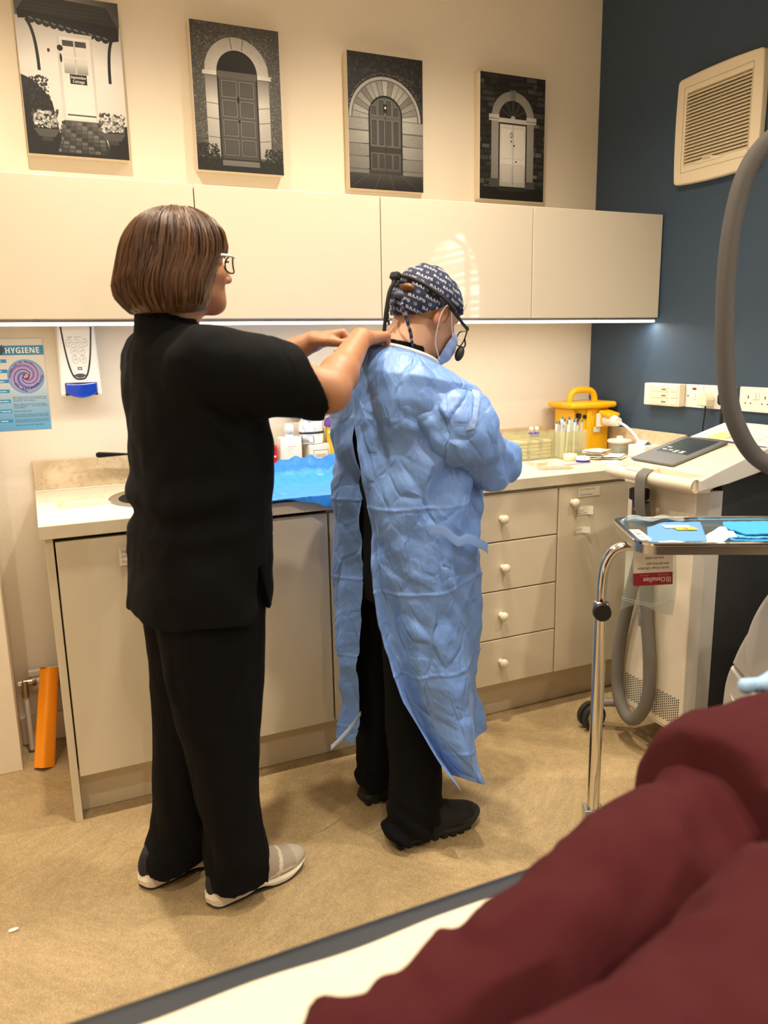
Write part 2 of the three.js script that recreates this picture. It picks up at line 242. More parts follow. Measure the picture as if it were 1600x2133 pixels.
const P1 = canvas(512, 784, (c, W, H) => {
  c.fillStyle = lin(c, 0, 0, W, 0, [0, 95], [0.5, 150], [1, 80]); c.fillRect(0, 0, W, 160);
  c.fillStyle = lin(c, 0, 130, 0, 620, [0, 205], [0.4, 238], [1, 225]); c.fillRect(0, 120, W, H);
  c.fillStyle = lin(c, 0, 20, 0, 110, [0, 62], [1, 48]); c.beginPath(); c.moveTo(70, 14); c.lineTo(450, 30); c.lineTo(508, 128); c.lineTo(10, 96); c.fill();
  c.fillStyle = gray(78); for (let k = 0; k < 4; k++) c.fillRect(50, 32 + k * 18, 410, 2);
  c.fillStyle = gray(26); c.beginPath(); c.moveTo(10, 92); c.lineTo(508, 122); c.lineTo(504, 186); c.lineTo(455, 196); c.lineTo(50, 130); c.lineTo(14, 134); c.fill();
  for (let k = 0; k < 11; k++) { const x = 75 + k * 36, y = 116 + k * 5.4; c.fillStyle = gray(40); c.beginPath(); c.arc(x, y + 14, 20, 0, Math.PI); c.fill(); c.fillStyle = gray(125); c.beginPath(); c.ellipse(x, y + 10, 13, 4, 0.3, 0, 7); c.fill(); }
  c.strokeStyle = gray(24); c.lineWidth = 15; for (const [x, s] of [[92, 1], [442, -1]]) { c.beginPath(); c.moveTo(x - s * 42, 132 + (s < 0 ? 40 : 0)); c.quadraticCurveTo(x, 180, x, 372 + (s < 0 ? 30 : 0)); c.stroke(); }
  c.fillStyle = gray(214); c.fillRect(188, 176, 178, 420); c.fillStyle = gray(236); c.fillRect(204, 196, 150, 398);
  c.fillStyle = gray(205); c.fillRect(216, 212, 118, 160); c.fillStyle = gray(70); c.fillRect(216, 212, 55, 30); c.fillRect(279, 212, 55, 30); c.fillStyle = lin(c, 0, 240, 0, 372, [0, 235], [0.6, 225], [1, 150]); c.fillRect(216, 240, 55, 132); c.fillRect(279, 240, 55, 132); c.fillStyle = gray(238); c.fillRect(216, 290, 118, 7);
  c.fillStyle = gray(30); c.beginPath(); c.ellipse(204, 300, 6, 22, 0, 0, 7); c.fill(); c.beginPath(); c.arc(203, 252, 7, 0, 7); c.stroke(); c.fillRect(140, 262, 12, 16);
  c.fillStyle = gray(28); c.fillRect(240, 374, 84, 48); c.fillStyle = gray(235); c.font = 'bold 17px sans-serif'; c.textAlign = 'center'; c.fillText('September', 282, 395, 78); c.fillText('Cottage', 282, 415, 60);
  c.fillStyle = gray(90); c.fillRect(212, 572, 144, 8);
  c.fillStyle = lin(c, 0, 600, 0, H, [0, 95], [1, 22]); c.beginPath(); c.moveTo(190, 604); c.lineTo(370, 604); c.lineTo(430, H); c.lineTo(130, H); c.fill(); for (let k = 0; k < 8; k++) for (let j = 0; j < 8; j++) { c.fillStyle = gray(lerp(45, 125, ((k * 7 + j * 13) % 10) / 10)); c.fillRect(178 - k * 6 + j * (26 + k), 610 + k * 20, 22 + k, 16); }
  c.fillStyle = gray(20); c.beginPath(); c.moveTo(0, 400); c.quadraticCurveTo(80, 420, 140, 520); c.lineTo(170, 700); c.lineTo(140, H); c.lineTo(0, H); c.fill(); c.beginPath(); c.moveTo(W, 610); c.lineTo(400, 650); c.lineTo(420, H); c.lineTo(W, H); c.fill(); c.fillRect(0, 700, 150, 90);
  speckle(c, 0, 400, 130, 140, 260, 12, 60, 2, 7, 3, 0.8);
  for (const [x, y] of [[100, 610], [436, 606]]) { speckle(c, x - 62, y - 50, 124, 90, 150, 30, 90, 3, 9, x, 0.9); speckle(c, x - 58, y - 44, 116, 84, 110, 150, 250, 3, 8, x + 1, 0.9); c.fillStyle = gray(82); c.beginPath(); c.moveTo(x - 66, y + 46); c.lineTo(x + 66, y + 46); c.lineTo(x + 40, y + 84); c.lineTo(x - 40, y + 84); c.fill(); c.fillStyle = gray(60); c.fillRect(x - 26, y + 84, 52, 22); }
  speckle(c, 0, 0, W, H, 2500, 0, 255, 0.5, 1.4, 9, 0.06); vignette(c, W, H, 0.15);
});
const P2 = canvas(512, 784, (c, W, H) => {
  c.fillStyle = gray(96); c.fillRect(0, 0, W, H); speckle(c, 0, 0, W, H, 9000, 30, 205, 1, 3.4, 4, 0.75);
  const ax = 256, ay = 250; c.fillStyle = gray(222); c.beginPath(); c.arc(ax, ay, 186, Math.PI, 0); c.lineTo(ax + 186, 700); c.lineTo(ax - 186, 700); c.fill();
  speckle(c, ax - 186, 64, 372, 640, 2200, 150, 245, 1, 4, 5, 0.4);
  c.fillStyle = lin(c, 0, 280, 0, 700, [0, 150], [0.3, 220], [1, 200]); c.fillRect(ax - 186, 262, 70, 440); c.fillRect(ax + 116, 262, 70, 440); c.fillStyle = gray(240); c.fillRect(ax - 200, 250, 84, 22); c.fillRect(ax + 116, 250, 84, 22); c.fillStyle = gray(120); c.fillRect(ax - 196, 272, 80, 6); c.fillRect(ax + 116, 272, 80, 6);
  c.strokeStyle = gray(120); c.lineWidth = 4; for (const y of [420, 500, 600]) { c.beginPath(); c.moveTo(ax - 186, y); c.lineTo(ax - 116, y + 4); c.moveTo(ax + 116, y + 10); c.lineTo(ax + 186, y); c.stroke(); }
  c.strokeStyle = gray(60); c.lineWidth = 3; c.beginPath(); c.moveTo(ax - 34, 66); c.lineTo(ax - 24, 130); c.moveTo(ax + 44, 68); c.lineTo(ax + 32, 130); c.stroke();
  c.fillStyle = gray(40); c.beginPath(); c.arc(ax, ay, 118, Math.PI, 0); c.lineTo(ax + 118, 720); c.lineTo(ax - 118, 720); c.fill();
  c.fillStyle = lin(c, 0, 140, 0, 260, [0, 52], [1, 26]); c.beginPath(); c.arc(ax, ay, 108, Math.PI, 0); c.fill();
  c.fillStyle = gray(104); c.fillRect(ax - 114, 246, 228, 34); c.fillStyle = lin(c, 0, 280, 0, 720, [0, 92], [1, 82]); c.fillRect(ax - 108, 280, 216, 434);
  for (let j = 0; j < 4; j++) for (let i = 0; i < 2; i++) panel(c, ax - 92 + i * 102, 296 + j * 104, 82, 84, 88, 150, 60);
  c.fillStyle = gray(20); c.beginPath(); c.ellipse(ax, 392, 6, 20, 0, 0, 7); c.fill(); c.beginPath(); c.arc(ax, 508, 8, 0, 7); c.fill();
  c.fillStyle = gray(24); c.fillRect(0, 716, W, 70); c.fillStyle = gray(140); c.fillRect(ax - 110, 722, 220, 30); speckle(c, 0, 640, 130, 150, 260, 10, 60, 3, 9, 8, 0.8); speckle(c, 400, 650, 112, 140, 260, 10, 60, 3, 9, 9, 0.8); vignette(c, W, H, 0.4);
});
const P3 = canvas(512, 784, (c, W, H) => {
  c.fillStyle = gray(36); c.fillRect(0, 0, W, H); speckle(c, 0, 0, W, 300, 700, 18, 90, 3, 12, 14, 0.6);
  const ax = 250, ay = 370; c.fillStyle = gray(175); c.beginPath(); c.arc(ax, ay, 246, Math.PI, 0); c.lineTo(W, ay + 420); c.lineTo(0, ay + 420); c.fill(); c.strokeStyle = gray(196); c.lineWidth = 14; c.beginPath(); c.arc(ax, ay, 240, Math.PI, 0); c.stroke(); c.lineWidth = 5; c.strokeStyle = gray(70); c.beginPath(); c.arc(ax, ay, 226, Math.PI, 0); c.stroke();
  const r = rng(5); for (let k = 0; k < 17; k++) { const a0 = Math.PI + k * Math.PI / 17, a1 = a0 + Math.PI / 17; c.fillStyle = gray(lerp(118, 190, r())); c.beginPath(); c.arc(ax, ay, 222, a0, a1); c.arc(ax, ay, 118, a1, a0, true); c.fill(); c.strokeStyle = gray(64); c.lineWidth = 3; c.beginPath(); c.moveTo(ax + Math.cos(a0) * 118, ay + Math.sin(a0) * 118); c.lineTo(ax + Math.cos(a0) * 222, ay + Math.sin(a0) * 222); c.stroke(); }
  for (let k = 0; k < 5; k++) { const y = ay + k * 74; for (const s of [-1, 1]) { c.fillStyle = gray(lerp(152, 182, r())); c.strokeStyle = gray(70); c.lineWidth = 3; c.beginPath(); c.moveTo(ax + s * 112, y); c.lineTo(ax + s * 262, y); c.lineTo(ax + s * 262, y + 70 + k * 8); c.lineTo(ax + s * 112, y + 70); c.fill(); c.stroke(); } }
  speckle(c, 0, 120, W, 640, 2400, 70, 230, 1, 5, 15, 0.16); for (let k = 0; k < 46; k++) { const a = Math.PI * (1.03 + 0.94 * k / 46); c.fillStyle = gray(210); c.beginPath(); c.arc(ax + Math.cos(a) * 262 + r() * 8, ay + Math.sin(a) * 268 + r() * 8, 2.6, 0, 7); c.fill(); }
  c.fillStyle = gray(20); c.beginPath(); c.arc(ax, 346, 116, Math.PI, 0); c.lineTo(ax + 116, 690); c.lineTo(ax - 116, 690); c.fill(); c.fillStyle = gray(92); c.beginPath(); c.arc(ax, 348, 106, Math.PI, 0); c.lineTo(ax + 106, 672); c.lineTo(ax - 106, 672); c.fill();
  for (let i = 0; i < 4; i++) { const x = ax - 98 + i * 50; panel(c, x, 292 + (i % 3 ? -36 : 0), 40, 56 + (i % 3 ? 36 : 0), 74, 128, 40); panel(c, x, 372, 40, 150, 72, 132, 40); panel(c, x, 570, 40, 88, 70, 120, 36); }
  c.fillStyle = gray(58); c.fillRect(ax - 106, 530, 212, 34); c.fillStyle = gray(24); c.fillRect(ax - 2, 350, 4, 322); c.fillRect(ax - 12, 280, 24, 50); c.fillStyle = gray(230); c.beginPath(); c.arc(ax, 300, 7, 0, 7); c.fill(); c.fillStyle = gray(66); c.fillRect(ax - 118, 672, 236, 18);
  c.fillStyle = lin(c, 0, 690, 0, H, [0, 88], [1, 34]); c.fillRect(0, 690, W, 100); c.strokeStyle = gray(140); c.lineWidth = 2; for (const x of [-180, -60, 40, 170]) { c.beginPath(); c.moveTo(ax + x * 0.6, 690); c.lineTo(ax + x * 1.4, H); c.stroke(); } vignette(c, W, H, 0.5);
});
const P4 = canvas(512, 784, (c, W, H) => {
  c.fillStyle = gray(26); c.fillRect(0, 0, W, H); const r = rng(21); for (let j = 0; j < 22; j++) { let x = -20; while (x < W) { const w = 30 + r() * 80; c.fillStyle = gray(lerp(34, 140, r() * r())); c.fillRect(x, j * 36 + r() * 8, w - 6, 18 + r() * 14); x += w; } } speckle(c, 0, 0, W, H, 1500, 10, 120, 1, 5, 22, 0.4);
  const ax = 256, ay = 268; c.fillStyle = gray(158); c.beginPath(); c.arc(ax, ay, 168, Math.PI, 0); c.lineTo(ax + 168, 700); c.lineTo(ax - 168, 700); c.fill(); c.fillStyle = gray(126); c.beginPath(); c.moveTo(ax - 26, 92); c.lineTo(ax + 26, 92); c.lineTo(ax + 16, 165); c.lineTo(ax - 16, 165); c.fill(); speckle(c, ax - 168, 100, 336, 600, 1200, 100, 190, 1, 4, 23, 0.25);
  c.fillStyle = gray(34); c.beginPath(); c.arc(ax, ay, 112, Math.PI, 0); c.fill(); c.strokeStyle = gray(130); c.lineWidth = 2.5; for (let k = 1; k < 6; k++) { const a = Math.PI + k * Math.PI / 6; c.beginPath(); c.moveTo(ax, ay); c.lineTo(ax + Math.cos(a) * 108, ay + Math.sin(a) * 108); c.stroke(); } c.fillStyle = gray(190); c.beginPath(); c.arc(ax, ay, 18, Math.PI, 0); c.fill();
  c.fillStyle = gray(206); c.fillRect(ax - 188, 250, 80, 40); c.fillRect(ax + 108, 250, 80, 40); c.fillRect(ax - 112, 268, 224, 28); c.fillStyle = gray(110); c.fillRect(ax - 188, 274, 80, 5); c.fillRect(ax + 108, 274, 80, 5);
  c.fillStyle = gray(30); c.fillRect(ax - 112, 296, 224, 410); c.fillStyle = lin(c, 0, 300, 0, 700, [0, 222], [0.6, 240], [1, 205]); c.fillRect(ax - 102, 306, 204, 392); for (let i = 0; i < 2; i++) { panel(c, ax - 90 + i * 100, 330, 80, 190, 232, 196, 244); panel(c, ax - 90 + i * 100, 560, 80, 110, 226, 190, 240); } c.fillStyle = gray(120); c.fillRect(ax + 1, 306, 3, 392); c.strokeStyle = gray(50); c.lineWidth = 4; c.beginPath(); c.ellipse(ax - 12, 372, 8, 16, 0, 0, 7); c.stroke(); c.fillStyle = gray(40); for (const [x, y] of [[ax - 12, 410], [ax + 12, 436], [ax + 28, 536]]) { c.beginPath(); c.arc(x, y, 6, 0, 7); c.fill(); }
  c.fillStyle = gray(88); c.fillRect(ax - 182, 650, 78, 60); c.fillRect(ax + 104, 660, 78, 66); c.fillStyle = gray(14); c.fillRect(0, 706, W, 80); c.fillStyle = gray(46); c.fillRect(ax - 110, 706, 220, 20); vignette(c, W, H, 0.4);
});
const canvasEdge = std('#ded0b8', 0.8);
[[0.0885, 1.966, P1, 'black and white canvas print of a white cottage door with a dark porch roof'], [0.611, 1.9545, P2, 'black and white canvas print of a grey panelled door in a rough pebbled wall'], [1.1625, 1.929, P3, 'black and white canvas print of a dark wooden double door in a ringed stone arch'], [1.7125, 1.9235, P4, 'black and white canvas print of a pale double door with fanlight in a rubble wall']].forEach(([x, y, map, label]) => {
  const t = thing('canvas_print', label, 'wall art', [x, y, 0], 0, 'door photographs above the wall units');
  part('stretched_canvas', bx(0, 0, 0.002, 0.304, 0.4625, 0.0395, 0.0025), canvasEdge, t);
  part('printed_face', new THREE.PlaneGeometry(0.301, 0.4595).translate(0.152, 0.23125, 0.0399), std('#ffffff', 0.55, { map }), t);
});
// ------------------------------------------------------------------ hygiene poster
{
  const map = canvas(512, 732, (c, W, H) => {
    const g = c.createLinearGradient(0, 330, 0, H); g.addColorStop(0, '#e7e3d9'); g.addColorStop(0.45, '#9cc3de'); g.addColorStop(1, '#5aa3d2'); c.fillStyle = '#e9e4d8'; c.fillRect(0, 0, W, H); c.fillStyle = g; c.fillRect(0, 330, W, H);
    c.fillStyle = '#2f8cb8'; c.fillRect(0, 52, W, 76); c.fillStyle = '#ffffff'; c.font = 'bold 62px sans-serif'; c.fillText('HYGIENE', 226, 113, 258);
    c.fillStyle = '#253b4c'; c.beginPath(); c.ellipse(196, 98, 20, 26, 0.2, 0, 7); c.fill(); for (let k = 0; k < 5; k++) { const a = -2.2 + k * 0.55; c.lineWidth = 11; c.lineCap = 'round'; c.strokeStyle = '#253b4c'; c.beginPath(); c.moveTo(196 + Math.cos(a) * 16, 94 + Math.sin(a) * 20); c.lineTo(196 + Math.cos(a) * 32, 90 + Math.sin(a) * 42); c.stroke(); }
    c.save(); c.translate(362, 300); c.scale(0.92, 0.92); c.fillStyle = '#6fa9d6'; c.beginPath(); c.arc(0, 0, 150, 0, 7); c.fill(); c.fillStyle = '#b3a1cf'; c.beginPath(); c.arc(0, 0, 136, 0, 7); c.fill(); for (let k = 0; k < 4; k++) { c.beginPath(); for (let t = 0; t < 60; t++) { const a = k * 1.57 + t * 0.085, r = 130 - t * 1.9; c[t ? 'lineTo' : 'moveTo'](Math.cos(a) * r, Math.sin(a) * r); } c.lineWidth = k % 2 ? 7 : 20; c.strokeStyle = ['#5b6fb6', '#3b2a66', '#8f6fae', '#4a3a84'][k]; c.stroke(); }
    c.fillStyle = '#4a2a5a'; c.beginPath(); c.arc(0, 0, 28, 0, 7); c.fill(); for (let k = 0; k < 9; k++) { c.fillStyle = ['#ffffff', '#f3b7c6', '#c8456a'][k % 3]; c.beginPath(); c.arc(Math.cos(k * 0.8) * (6 + k * 1.6), Math.sin(k * 0.8) * (6 + k * 1.6), 6, 0, 7); c.fill(); }
    c.fillStyle = '#1f1a33'; const round = (txt, r, a0, da, size, flip) => { c.font = `bold ${size}px sans-serif`; c.textAlign = 'center'; [...txt].forEach((ch, i) => { c.save(); c.rotate(a0 + i * da); c.translate(0, flip ? r : -r); c.fillText(ch, 0, 0); c.restore(); }); }; round('You can do it in...', 120, -1.25, 0.115, 24, false); round('45 seconds', 118, 0.95, -0.21, 32, true); c.restore(); c.textAlign = 'left';
    c.fillStyle = '#22384a'; c.font = '17px sans-serif'; ['Wet hands under running water and', 'then dispense one dose of liquid soap/', 'antiseptic onto hands.', '', 'Wash vigorously for 15 seconds', '(following steps 1 - 7) without adding', 'more water.', '', 'Rinse hands well.', '', 'Dry hands thoroughly with paper towel', 'and turn off taps with elbows or paper towel.', '', 'Dispose of towel in bin. Always use the foot', 'operated pedal and not your hand to open lid.', '', 'Apply hand cream regularly.'].forEach((s, i) => c.fillText(s, 246, 470 + i * 14.2, 252));
    const tabs = ['Palms', 'Backs', 'Fingers', 'Thumbs', 'Knuckles', 'Fingertips', 'Wrists']; tabs.forEach((s, i) => { c.fillStyle = '#2a93c4'; c.fillRect(138, 160 + i * 80, 92, 28); c.fillStyle = '#ffffff'; c.font = 'bold 16px sans-serif'; c.fillText(s, 146, 180 + i * 80, 78); c.fillStyle = '#d9e7ef'; c.fillRect(40, 150 + i * 80, 80, 56); });
  });
  single('poster', [bx(-0.136, 1.109, 0.0005, 0.073, 1.406, 0.0028, 0.0006)], std('#e8e4da', 0.5), 'laminated blue hand hygiene poster on the cream wall', 'poster').children; 
  const body = scene.children[scene.children.length - 1];
  part('printed_sheet', new THREE.PlaneGeometry(0.2075, 0.2955).translate(-0.0315, 1.2575, 0.0031), phys('#ffffff', 0.4, { map, clearcoat: 0.5, clearcoatRoughness: 0.15 }), body);
}
// ------------------------------------------------------------------ soap dispenser
{
  const t = thing('soap_dispenser', 'white wall soap dispenser with blue push bar', 'soap dispenser', [0.173, 1.218, 0]);
  const w = 0.128, h = 0.232;
  part('back_plate', bx(-w / 2 + 0.004, 0.004, 0.001, w / 2 - 0.004, h - 0.004, 0.03, 0.004), M.white, t);
  const shell = new THREE.Shape(); shell.moveTo(-w / 2 + 0.008, 0); shell.lineTo(w / 2 - 0.008, 0); shell.quadraticCurveTo(w / 2, 0, w / 2, 0.01); shell.lineTo(w / 2 - 0.006, h); shell.lineTo(-w / 2 + 0.006, h); shell.lineTo(-w / 2, 0.01); shell.quadraticCurveTo(-w / 2, 0, -w / 2 + 0.008, 0);
  part('cover', new THREE.ExtrudeGeometry(shell, { depth: 0.058, bevelEnabled: true, bevelThickness: 0.014, bevelSize: 0.012, bevelOffset: -0.012, bevelSegments: 6, curveSegments: 10 }).translate(0, 0, 0.028), phys('#f4f1ea', 0.22, { clearcoat: 0.6, clearcoatRoughness: 0.08 }), t);
  const map = canvas(512, 760, (c, W, H) => {
    c.fillStyle = '#efece5'; c.fillRect(0, 0, W, H); c.strokeStyle = '#6d6a6a'; c.lineWidth = 4; c.fillStyle = '#55524f'; c.font = 'bold 30px sans-serif'; c.fillText('Cutan', 84, 150); c.font = '26px sans-serif'; c.fillText('Hand Wash', 210, 146);
    for (const [x, y] of [[108, 226], [250, 224], [392, 222], [186, 350], [326, 348], [196, 476], [336, 474]]) { c.strokeStyle = '#807d7a'; c.lineWidth = 5; c.beginPath(); c.arc(x, y, 58, 0, 7); c.stroke(); c.strokeStyle = '#7b7876'; c.lineWidth = 6; c.beginPath(); c.moveTo(x - 32, y + 14); c.quadraticCurveTo(x - 4, y - 26, x + 30, y - 8); c.quadraticCurveTo(x + 4, y + 10, x - 10, y + 30); c.stroke(); c.beginPath(); c.arc(x, y - 44, 4, 0, 7); c.stroke(); }
    c.fillStyle = '#5d5f6c'; c.fillRect(220, 590, 84, 46); c.fillStyle = '#eeeeee'; c.font = 'bold 34px sans-serif'; c.fillText('deb', 230, 625, 62);
  });
  const U = (a) => { const s = new THREE.Shape(); s.moveTo(-a, 0.075); s.bezierCurveTo(-a * 0.92, 0, -a * 0.62, -0.082, 0, -0.084); s.bezierCurveTo(a * 0.62, -0.082, a * 0.92, 0, a, 0.075); return s; };
  const pg = new THREE.ShapeGeometry(U(0.043), 20).translate(0, 0.142, 0.1008); { const p = pg.attributes.position, uv = pg.attributes.uv; for (let i = 0; i < p.count; i++) uv.setXY(i, (p.getX(i) + 0.043) / 0.086, (p.getY(i) - 0.058) / 0.16); }
  part('label_panel', pg, phys('#ffffff', 0.25, { map, clearcoat: 0.5, clearcoatRoughness: 0.1 }), t);
  const cv = []; for (let k = 0; k <= 24; k++) { const a = -1 + k / 12, x = 0.0455 * Math.sign(a) * Math.pow(Math.abs(a), 0.62), y = 0.055 + 0.166 * Math.pow(Math.abs(a), 2.1); cv.push([x, y, 0.1005]); } part('dark_line', tube(cv, 0.0024, 60, 8), std('#191a2c', 0.4), t);
  const win = new THREE.Shape(); win.moveTo(-0.019, 0.068); win.quadraticCurveTo(0, 0.078, 0.019, 0.068); win.quadraticCurveTo(0, 0.05, -0.019, 0.068); part('level_window', prism(win, 0.002, 0).translate(0, 0, 0.1), std('#55585f', 0.2), t);
  const bar = new THREE.Shape(); bar.moveTo(-0.047, 0.043); bar.quadraticCurveTo(0, 0.038, 0.047, 0.045); bar.lineTo(0.048, 0.012); bar.quadraticCurveTo(0.03, -0.004, 0, -0.006); bar.quadraticCurveTo(-0.03, -0.004, -0.048, 0.012); part('push_bar', new THREE.ExtrudeGeometry(bar, { depth: 0.014, bevelEnabled: true, bevelThickness: 0.006, bevelSize: 0.004, bevelOffset: -0.004, bevelSegments: 4 }).translate(0, 0, 0.094), phys('#0d3fb5', 0.22, { clearcoat: 0.8, clearcoatRoughness: 0.08 }), t);
  part('bar_recess', bx(-0.051, 0.002, 0.09, 0.051, 0.046, 0.1012, 0.005), std('#20263f', 0.5), t);
}
// ------------------------------------------------------------------ extractor vent on the blue wall
{
  const t = thing('extractor_fan', 'cream extractor fan with a louvred grille high on the blue wall', 'vent', [XR, 2.105, 0.662]);
  const s = new THREE.Shape(); const a = 0.186, b = 0.18; s.moveTo(-a + 0.02, -b); s.quadraticCurveTo(0, -b - 0.012, a - 0.02, -b); s.quadraticCurveTo(a, -b, a, -b + 0.02); s.quadraticCurveTo(a + 0.01, 0, a, b - 0.02); s.quadraticCurveTo(a, b, a - 0.02, b); s.quadraticCurveTo(0, b + 0.012, -a + 0.02, b); s.quadraticCurveTo(-a, b, -a, b - 0.02); s.quadraticCurveTo(-a - 0.01, 0, -a, -b + 0.02); s.quadraticCurveTo(-a, -b, -a + 0.02, -b);
  const hole = new THREE.Path([[-0.142, -0.118], [-0.142, 0.128], [0.142, 0.128], [0.142, -0.118]].map(([x, y]) => new THREE.Vector2(x, y))); s.holes.push(hole);
  const turn = (g) => g.rotateY(-Math.PI / 2);   // local x -> world z, local depth -> -x
  const vm = std('#ecdcbc', 0.45);
  part('face_plate', turn(new THREE.ExtrudeGeometry(s, { depth: 0.016, bevelEnabled: true, bevelThickness: 0.006, bevelSize: 0.008, bevelOffset: -0.008, bevelSegments: 4, curveSegments: 16 })).translate(-0.006, 0, 0), vm, t);
  part('housing', bx(-0.008, -0.13, -0.15, -0.001, 0.14, 0.15, 0.002), std('#5b5245', 0.7), t);
  for (let k = 0; k < 21; k++) { const y = -0.112 + k * 0.0116; const g = new THREE.BoxGeometry(0.017, 0.0022, 0.284); g.rotateZ(0.72); part('louvre', g.translate(-0.019, y, 0), vm, t); }
  const seam = []; for (const [z, y] of [[-0.15, -0.142], [0.15, -0.142], [0.15, 0.146], [-0.15, 0.146]]) seam.push([z, y]);
  for (let k = 0; k < 4; k++) { const [z0, y0] = seam[k], [z1, y1] = seam[(k + 1) % 4]; part('seam_line', bx(-0.0288, Math.min(y0, y1) - 0.0006, Math.min(z0, z1) - 0.0006, -0.0278, Math.max(y0, y1) + 0.0006, Math.max(z0, z1) + 0.0006, 0), std('#a2937a', 0.6), t); }
  const lug = new THREE.Shape(); lug.moveTo(-0.07, -0.121); lug.quadraticCurveTo(-0.03, -0.106, 0, -0.105); lug.quadraticCurveTo(0.03, -0.106, 0.07, -0.121); part('logo_lip', turn(prism(lug, 0.004, 0.001)).translate(-0.026, -0.004, -0.02), vm, t);
  const lm = canvas(256, 64, (c, W, H) => { c.fillStyle = '#ecdcbc'; c.fillRect(0, 0, W, H); c.fillStyle = '#1e2a4a'; c.font = 'bold 44px sans-serif'; c.fillText('Vent-Axia', 14, 47, 228); });
  part('logo', new THREE.PlaneGeometry(0.046, 0.0115).rotateY(-Math.PI / 2).translate(-0.0308, -0.1145, -0.025), std('#ffffff', 0.5, { map: lm }), t);
  part('pull_cord_box', bx(-0.014, -0.215, 0.12, -0.001, -0.186, 0.15, 0.003), vm, t);
}
